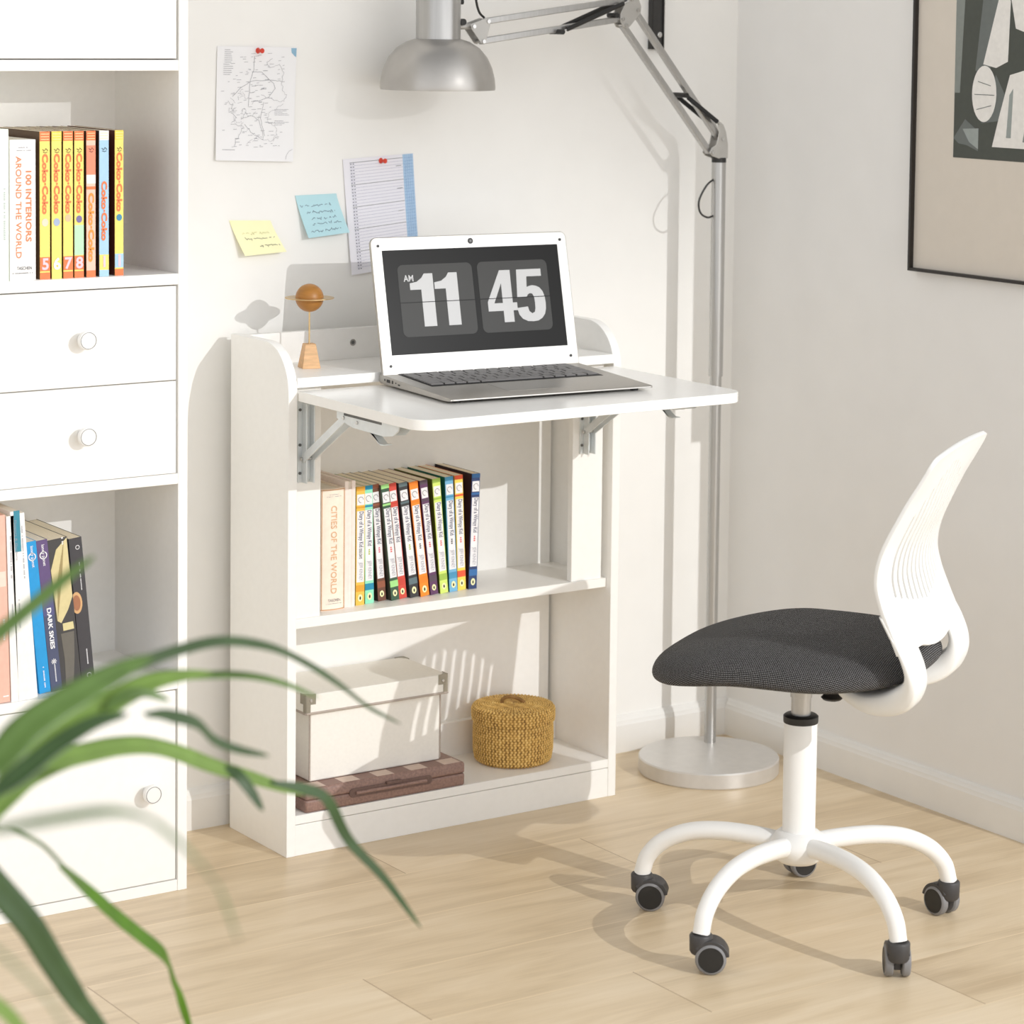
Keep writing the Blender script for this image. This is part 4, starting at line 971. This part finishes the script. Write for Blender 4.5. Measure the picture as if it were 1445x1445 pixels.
# back shell: profile (x,z) from the top edge down, around and below the seat
prof = crom([(-.2155,.690,0),(-.196,.652,0),(-.176,.615,0),(-.151,.562,0),(-.1435,.525,0),(-.149,.495,0),(-.162,.462,0),(-.176,.430,0),(-.1865,.402,0),(-.187,.382,0),(-.176,.362,0),(-.150,.3475,0),(-.11,.3425,0),(-.05,.3420,0)], 14)
NP = len(prof)
def hw(z, i):
    f = i/(NP-1)
    if f < .63: 
        w = .150 - .012*smooth01(.55, .69, z)
        t = prof[0][1] - z
        if t < .016: w -= .016*(1 - math.sqrt(max(0, 1 - (1 - t/.016)**2)))
        return w
    w = .150 - .012*smooth01(.62, .72, f); return w - .075*smooth01(.80, 1.0, f)
JC = next(i for i in range(NP) if prof[i][1] < .432)       # row where the shell splits into two straps
NC = 120
def make_back():
    vs = []; fs = []; ids = {}
    for i, p in enumerate(prof[:JC+1]):
        w = hw(p[1], i)
        for j in range(NC+1):
            c_ = 2*j/NC - 1
            dz = -.010*max(0, 1 - (c_/.5)**2)*smooth01(.475, .432, p[1])        # rounded lower edge between the straps
            ids[i, j] = len(vs); bl = .014*smooth01(.695, .58, p[1]); vs.append((p[0] + bl*c_*c_ - bl, c_*w, p[1] + dz - .004*c_*c_*smooth01(.62, .69, p[1])))
    def slot(i, j):
        c_ = (2*(j+.5)/NC - 1); k = (j - 60 + 4) % 7
        if k not in (2, 3, 4): return False
        if abs(c_) > .78: return False
        z = prof[i][1]; a = abs(c_)/.78
        top = .668 - .075*a**1.8; bot = .478 + .022*a**1.5
        return bot < z < top
    for i in range(JC):
        for j in range(NC):
            if slot(i, j): continue
            fs.append((ids[i,j], ids[i,j+1], ids[i+1,j+1], ids[i+1,j]))
    b = MB(); b.add(vs, fs, CHAIRW); o = b.build('backrest', ch, smooth=60)
    so = o.modifiers.new('thick', 'SOLIDIFY'); so.thickness = .0058; so.offset = 0
    bv = o.modifiers.new('bev', 'BEVEL'); bv.width = .0010; bv.segments = 2; bv.limit_method = 'ANGLE'; bv.angle_limit = R(50)
    # two moulded straps that sweep round behind the seat and forward below it
    IN = [(-.148,.478),(-.160,.455),(-.1735,.430),(-.181,.406),(-.177,.390),(-.161,.378),(-.140,.369),(-.115,.364),(-.090,.366),(-.065,.371)]
    OUT = [(-.155,.476),(-.1695,.452),(-.185,.426),(-.196,.399),(-.197,.377),(-.187,.356),(-.162,.341),(-.125,.337),(-.090,.346),(-.060,.368)]
    YO = [.1505,.1510,.1508,.1485,.1430,.1340,.1250,.1120,.0950,.0800]
    YI = [.1000,.0800,.0760,.0760,.0740,.0700,.0600,.0480,.0380,.0300]
    pa = crom([(a[0], a[1], 0) for a in IN], 6); pb = crom([(a[0], a[1], 0) for a in OUT], 6)
    yo = crom([(a, 0, 0) for a in YO], 6); yi = crom([(a, 0, 0) for a in YI], 6)
    for sg in (1, -1):
        vs = []; fs = []; K = 14
        for a, b_, o1, o2 in zip(pa, pb, yo, yi):
            A3, B3 = Vector((a.x, 0, a.y)), Vector((b_.x, 0, b_.y)); mid = (A3 + B3)/2; hv = (B3 - A3)/2; ym = (o1.x + o2.x)/2; yh = (o1.x - o2.x)/2
            for k in range(K):      # rounded-rectangle section
                t = 2*PI*k/K; e = .45
                cc = math.copysign(abs(math.cos(t))**e, math.cos(t)); ss = math.copysign(abs(math.sin(t))**e, math.sin(t))
                q = mid + hv*ss; vs.append((q.x, sg*(ym + yh*cc), q.z))
        n = len(pa)
        for i in range(n-1):
            for k in range(K):
                f = (i*K+k, i*K+(k+1) % K, (i+1)*K+(k+1) % K, (i+1)*K+k); fs.append(f if sg < 0 else f[::-1])
        fs.append(tuple(range(K)) if sg > 0 else tuple(reversed(range(K)))); e_ = [(n-1)*K+k for k in range(K)]; fs.append(tuple(reversed(e_)) if sg > 0 else tuple(e_))
        MB_ = MB(); MB_.add(vs, fs, CHAIRW); MB_.build('back_strap', ch, smooth=70)
make_back()
# column and base
MB().lathe([(0,.120),(.0225,.120),(.0228,.286),(.0222,.288),(0,.288)], STEELW, n=40).build('column', ch, smooth=40)
MB().lathe([(0,.2875),(.0236,.2875),(.0240,.2895),(.0240,.2965),(.0215,.2985),(0,.2985)], BLACK, n=40).build('column_collar', ch, smooth=40)
MB().lathe([(0,.298),(.0135,.298),(.0135,.3225),(.0150,.3230),(.0150,.3600),(0,.3600)], ALU, n=32).build('gas_lift', ch, smooth=40)
MB().lathe([(0,.094),(.026,.094),(.033,.100),(.040,.112),(.040,.122),(.034,.131),(.026,.1375),(0,.1375)], STEELW, n=40).build('hub', ch, smooth=50)
lv = MB(); lv.tube(crom([(-.030, .022, .362), (-.036, .030, .350), (-.050, .042, .342)], 6), .0030, BLACK, 8); lv.lathe([(0,-.004),(.012,-.003),(.015,0),(.012,.003),(0,.004)], BLACK, (-.058, .048, .3395), 20); 
lv.build('height_lever', ch)
def caster(ang, trail):
    """ang: direction of the leg (world deg); trail: world direction in which the wheel trails"""
    a = R(ang) - yaw; d = Vector((math.cos(a), math.sin(a), 0))
    pts = crom([d*.020 + Vector((0,0,.118)), d*.060 + Vector((0,0,.1225)), d*.110 + Vector((0,0,.1235)), d*.155 + Vector((0,0,.1170)), d*.192 + Vector((0,0,.1000)), d*.215 + Vector((0,0,.0760)), d*.2235 + Vector((0,0,.0500))], 7)
    nn = len(pts); rs = [.0133 - .0018*i/(nn-1) for i in range(nn)]
    lg = MB().tube(pts, rs, STEELW, 20).build('leg', ch, smooth=50)
    c = d*.2235; t = R(trail) - yaw; td = Vector((math.cos(t), math.sin(t), 0)); ax = Vector((-td.y, td.x, 0))
    r = .0205; wc = c + td*.013 + Vector((0, 0, r))
    Mf = Matrix((td, ax, Vector((0,0,1)))).transposed().to_4x4(); Mf.translation = Vector((wc.x, wc.y, 0))
    hd = MB()
    # stem cup
    hd.lathe([(0,.024),(.0125,.024),(.0150,.028),(.0155,.0480),(.0140,.0505),(.0085,.0508),(0,.0508)], DARK, (c.x, c.y, 0), 28)
    # hood around the wheels
    pr_ = [(x, z) for x, z in arc(0, r, r + .0042, 148, 10, 14)] + [(x, z) for x, z in reversed(arc(0, r, r - .003, 148, 10, 14))]
    hd.prism(pr_, .030, DARK, Mf @ Matrix(((1,0,0,0),(0,0,-1,.015),(0,1,0,0),(0,0,0,1))))
    hd.box((-.010, -.0045, .010), (.008, .0045, .040), DARK, Mf)
    ho = hd.build('caster', ch, bevel=.001, smooth=40)
    for sgn in (1, -1):
        Mw = Mf @ Matrix.Translation((0, sgn*.0058, r)) @ Matrix.Rotation(-sgn*PI/2, 4, 'X')
        wv = MB(); wv.lathe([(0,0),(.0185,0),(.0205,.0018),(.0205,.0085),(.0190,.0105),(.0168,.0112)], GREYRIM, n=36, M=Mw, closed=False)
        wv.lathe([(.0168,.0112),(.0160,.0104),(.0,.0108)], BLACK, n=36, M=Mw, closed=False); wv.build('wheel', ho, smooth=40)
for ang, tr in ((52, -10), (126, -42), (196, -38), (266, 55), (340, 92)): caster(ang, tr)

# ------------------------------------------------------------------ palm in the foreground (stands left of the camera's view)
def leaf_mat(name, c, back):
    m = bpy.data.materials.new(name); m.use_nodes = True; nt = m.node_tree; N = nt.nodes; L = nt.links; b = N['Principled BSDF']
    tc = N.new('ShaderNodeTexCoord'); no = N.new('ShaderNodeTexNoise'); no.inputs['Scale'].default_value = 40; L.new(tc.outputs['Object'], no.inputs['Vector'])
    r = N.new('ShaderNodeValToRGB'); L.new(no.outputs['Fac'], r.inputs['Fac'])
    r.color_ramp.elements[0].position = .35; r.color_ramp.elements[1].position = .7
    r.color_ramp.elements[0].color = [x*.88 for x in c[:3]] + [1]; r.color_ramp.elements[1].color = [min(1, x*1.12) for x in c[:3]] + [1]
    L.new(r.outputs['Color'], b.inputs['Base Color']); b.inputs['Roughness'].default_value = .4
    tr = N.new('ShaderNodeBsdfTranslucent'); tr.inputs['Color'].default_value = back
    mx = N.new('ShaderNodeMixShader'); mx.inputs[0].default_value = .35
    L.new(b.outputs[0], mx.inputs[1]); L.new(tr.outputs[0], mx.inputs[2]); L.new(mx.outputs[0], N['Material Output'].inputs['Surface']); return m
LEAF = {'light': leaf_mat('leaf_light', rgb(128, 158, 76), rgb(146, 180, 64)), 'mid': leaf_mat('leaf_mid', rgb(106, 136, 72), rgb(122, 154, 62)),
        'dark': leaf_mat('leaf_dark', rgb(72, 98, 58), rgb(80, 112, 54)), 'deep': leaf_mat('leaf_deep', rgb(88, 134, 20), rgb(100, 160, 20)),
        'grey': leaf_mat('leaf_greyish', rgb(120, 138, 100), rgb(120, 140, 90))}
LEAVES = [
    (0.0235, 'mid', [(-1.242, -2.005, 0.74), (-1.212, -2.002, 0.762), (-1.192, -1.992, 0.775), (-1.168, -1.985, 0.785), (-1.144, -1.978, 0.792), (-1.124, -1.969, 0.796), (-1.103, -1.96, 0.799), (-1.079, -1.954, 0.803)]),
    (0.011, 'dark', [(-1.151, -1.967, 0.779), (-1.101, -1.927, 0.783), (-1.054, -1.885, 0.78), (-1.006, -1.845, 0.775), (-0.95, -1.809, 0.768), (-0.892, -1.777, 0.75), (-0.839, -1.741, 0.723), (-0.786, -1.707, 0.69), (-0.736, -1.669, 0.656), (-0.683, -1.635, 0.626)]),
    (0.0215, 'light', [(-1.143, -1.801, 0.662), (-1.117, -1.794, 0.68), (-1.087, -1.79, 0.702), (-1.061, -1.784, 0.716), (-1.034, -1.779, 0.722), (-1.008, -1.774, 0.73), (-0.985, -1.766, 0.733), (-0.963, -1.759, 0.732), (-0.931, -1.758, 0.73)]),
    (0.0075, 'mid', [(-0.966, -1.735, 0.725), (-0.924, -1.733, 0.722), (-0.886, -1.73, 0.716), (-0.85, -1.725, 0.704), (-0.814, -1.721, 0.686)]),
    (0.0095, 'mid', [(-1.034, -1.785, 0.722), (-1.017, -1.784, 0.73), (-1.0, -1.784, 0.729), (-0.982, -1.785, 0.721)]),
    (0.015, 'dark', [(-1.197, -1.942, 0.717), (-1.167, -1.931, 0.728), (-1.136, -1.921, 0.741), (-1.103, -1.911, 0.75), (-1.073, -1.902, 0.75)]),
    (0.02, 'light', [(-1.139, -1.804, 0.654), (-1.111, -1.779, 0.663), (-1.083, -1.753, 0.67), (-1.049, -1.732, 0.672), (-1.016, -1.711, 0.668), (-0.981, -1.691, 0.663), (-0.945, -1.672, 0.654), (-0.91, -1.654, 0.639), (-0.869, -1.64, 0.618), (-0.828, -1.625, 0.599), (-0.785, -1.613, 0.579), (-0.746, -1.597, 0.563)]),
    (0.0115, 'dark', [(-0.826, -1.66, 0.602), (-0.792, -1.66, 0.591), (-0.767, -1.654, 0.576), (-0.743, -1.65, 0.536), (-0.709, -1.653, 0.497), (-0.674, -1.658, 0.448)]),
    (0.011, 'dark', [(-0.879, -1.681, 0.629), (-0.87, -1.689, 0.621), (-0.862, -1.695, 0.608), (-0.855, -1.702, 0.593)]),
    (0.0125, 'dark', [(-1.041, -1.864, 0.736), (-1.015, -1.847, 0.728), (-0.984, -1.833, 0.715), (-0.959, -1.815, 0.694), (-0.931, -1.8, 0.679), (-0.897, -1.788, 0.666)]),
    (0.011, 'mid', [(-1.228, -1.971, 0.817), (-1.195, -1.962, 0.835), (-1.163, -1.952, 0.851), (-1.136, -1.939, 0.862), (-1.11, -1.926, 0.871)]),
    (0.0068, 'grey', [(-1.413, -2.449, 0.863), (-1.396, -2.434, 0.859), (-1.368, -2.426, 0.857), (-1.336, -2.422, 0.855), (-1.314, -2.41, 0.847), (-1.296, -2.397, 0.836), (-1.274, -2.386, 0.817), (-1.256, -2.374, 0.799), (-1.239, -2.36, 0.779), (-1.222, -2.348, 0.746)]),
    (0.0048, 'grey', [(-1.101, -1.712, 0.626), (-1.069, -1.69, 0.609), (-1.035, -1.669, 0.586), (-1.003, -1.649, 0.552), (-0.975, -1.625, 0.525)]),
    (0.0165, 'deep', [(-0.994, -1.61, 0.547), (-0.954, -1.589, 0.508), (-0.92, -1.563, 0.476), (-0.885, -1.538, 0.445), (-0.85, -1.513, 0.413), (-0.826, -1.48, 0.378), (-0.801, -1.449, 0.34), (-0.773, -1.421, 0.285)]),
    (0.0255, 'dark', [(-1.142, -1.744, 0.631), (-1.117, -1.737, 0.603), (-1.096, -1.728, 0.577), (-1.07, -1.723, 0.544), (-1.047, -1.716, 0.507), (-1.024, -1.71, 0.471), (-1.002, -1.702, 0.441), (-0.971, -1.702, 0.388)]),
    (0.0055, 'grey', [(-1.417, -2.451, 0.817), (-1.397, -2.436, 0.8), (-1.376, -2.421, 0.779), (-1.356, -2.407, 0.756), (-1.338, -2.392, 0.726)]),
    (0.02, 'light', [(-1.261, -2.027, 0.634), (-1.23, -2.01, 0.611), (-1.203, -1.99, 0.587), (-1.175, -1.972, 0.554)]),
]

PB = Vector((-1.215, -1.860, 0))
palm = thing('potted_palm', 'potted palm with long narrow green leaves, blurred in the left foreground', 'plant', PB)
CAMP = Vector((-1.8924, -3.6051, 1.2486))
for w, ck, pts in LEAVES:
    C_ = crom(pts, 6); n = len(C_); vs = []; fs = []
    for i, p in enumerate(C_):
        t = (C_[min(i+1, n-1)] - C_[max(i-1, 0)]).normalized(); f = i/(n-1)
        # blade lies across the light, folded along its midrib
        vd = (p - Vector((-1.6, -3.4, 2.2))).normalized(); sd = t.cross(vd).normalized(); up = sd.cross(t).normalized()
        ww = w*.5*(min(1, .35 + f*3.2))*math.sqrt(max(.003, 1 - f**2.6))
        for a, l in ((-1, 0), (-.5, .10), (0, .24), (.5, .10), (1, 0)): vs.append(p - PB + sd*(a*ww) + up*(l*ww))
    for i in range(n-1):
        for k in range(4): fs.append((i*5+k, i*5+k+1, i*5+k+6, i*5+k+5))
    b = MB(); b.add(vs, fs, LEAF[ck]); o = b.build('leaflet', palm, smooth=180)
    so = o.modifiers.new('thick', 'SOLIDIFY'); so.thickness = .0006
STEMM = leaf_mat('palm_stem', rgb(140, 178, 52), rgb(150, 190, 50))
def stem(pts, r0, r1):
    C_ = [p - PB for p in crom(pts, 6)]; n = len(C_)
    MB().tube(C_, [r0 + (r1 - r0)*i/(n-1) for i in range(n)], STEMM, 10).build('stem', palm)
top = Vector((-1.225, -1.860, .285))
stem([tuple(top), (-1.23, -1.87, .42), (-1.215, -1.860, .56), (-1.163, -1.815, .680), (-1.132, -1.790, .712)], .0060, .0028)
stem([(-1.235, -1.855, .285), (-1.262, -1.90, .45), (-1.30, -2.02, .60), (-1.335, -2.12, .69), (-1.30, -2.10, .80)], .0055, .0022)
stem([(-1.22, -1.872, .285), (-1.26, -1.95, .38), (-1.36, -2.20, .54), (-1.47, -2.54, .66)], .0050, .0020)
stem([(-1.215, -1.855, .285), (-1.20, -1.83, .42), (-1.17, -1.78, .56), (-1.16, -1.72, .64)], .0050, .0024)
POT = mat('stoneware_pot', rgb(206, 200, 190), .6, vary=.05, scale=40, bump=.1)
MB().lathe([(0,0),(.085,0),(.095,.006),(.120,.270),(.122,.285),(.114,.285),(.110,.262),(0,.262)], POT, n=48).build('pot', palm, smooth=40)
MB().lathe([(0,.2625),(.1085,.2625),(.1085,.268),(.06,.274),(0,.276)], mat('potting_soil', rgb(70, 54, 42), .95, vary=.3, scale=120, bump=.8), n=40).build('soil', palm)
# ------------------------------------------------------------------ light and camera
sun = bpy.data.lights.new('window_sunlight', 'SPOT'); sun.energy = 390; sun.shadow_soft_size = .011; sun.color = (1, .995, .985); sun.spot_size = R(110); sun.spot_blend = .3
so = bpy.data.objects.new('window_sunlight', sun); COL.objects.link(so); so.location = (1.25, -4.5, 2.22)
so.rotation_euler = (Vector((0, -.3, .5)) - so.location).to_track_quat('-Z', 'Y').to_euler()
wd = bpy.data.worlds.new('daylight'); SC.world = wd; wd.use_nodes = True
wt = wd.node_tree; WN = wt.nodes; WL = wt.links; bg = WN['Background']
tcw = WN.new('ShaderNodeTexCoord'); dotn = WN.new('ShaderNodeVectorMath'); dotn.operation = 'DOT_PRODUCT'
WL.new(tcw.outputs['Generated'], dotn.inputs[0]); dotn.inputs[1].default_value = Vector((.62, -.74, .26)).normalized()
mrw = WN.new('ShaderNodeMapRange'); mrw.interpolation_type = 'SMOOTHSTEP'
mrw.inputs['From Min'].default_value = .35; mrw.inputs['From Max'].default_value = .95; mrw.inputs['To Min'].default_value = 1.18; mrw.inputs['To Max'].default_value = 1.9
WL.new(dotn.outputs['Value'], mrw.inputs['Value']); sxyz = WN.new('ShaderNodeSeparateXYZ'); WL.new(tcw.outputs['Generated'], sxyz.inputs[0])
mrz = WN.new('ShaderNodeMapRange'); mrz.inputs['From Min'].default_value = .15; mrz.inputs['From Max'].default_value = .9; mrz.inputs['To Min'].default_value = 1; mrz.inputs['To Max'].default_value = .30
WL.new(sxyz.outputs['Z'], mrz.inputs['Value'])
mulw = WN.new('ShaderNodeMath'); mulw.operation = 'MULTIPLY'; WL.new(mrw.outputs['Result'], mulw.inputs[0]); WL.new(mrz.outputs['Result'], mulw.inputs[1])
WL.new(mulw.outputs[0], bg.inputs['Strength'])   # the dimmer part overhead is the ceiling
bg.inputs['Color'].default_value = (.985, .99, 1, 1)
cam = bpy.data.cameras.new('camera'); cam.sensor_width = 36; cam.sensor_fit = 'HORIZONTAL'
cam.lens = 3783.9754*36/1445; cam.shift_x = (722.5 - 773.4568)/1445; cam.shift_y = (311.5038 - 722.5)/1445
cam.clip_start = .05; cam.clip_end = 50
co = bpy.data.objects.new('camera', cam); COL.objects.link(co); SC.camera = co
yw, pc, rl = R(-34.6279), R(4.4318), R(.6956)
fwd = Vector((-math.sin(yw)*math.cos(pc), math.cos(yw)*math.cos(pc), -math.sin(pc))); rt = fwd.cross(Vector((0,0,1))).normalized(); upv = rt.cross(fwd)
r2 = rt*math.cos(rl) + upv*math.sin(rl); u2 = upv*math.cos(rl) - rt*math.sin(rl)
co.matrix_world = Matrix.Translation(CAMP) @ Matrix((r2, u2, -fwd)).transposed().to_4x4()
cam.dof.use_dof = True; cam.dof.focus_distance = 3.85; cam.dof.aperture_fstop = 6.6
SC.cycles.max_bounces = 14; SC.cycles.diffuse_bounces = 9
vs_ = SC.view_settings; vs_.view_transform = 'Standard'; vs_.look = 'None'; vs_.exposure = 0.06; vs_.gamma = 1.0; vs_.use_curve_mapping = False
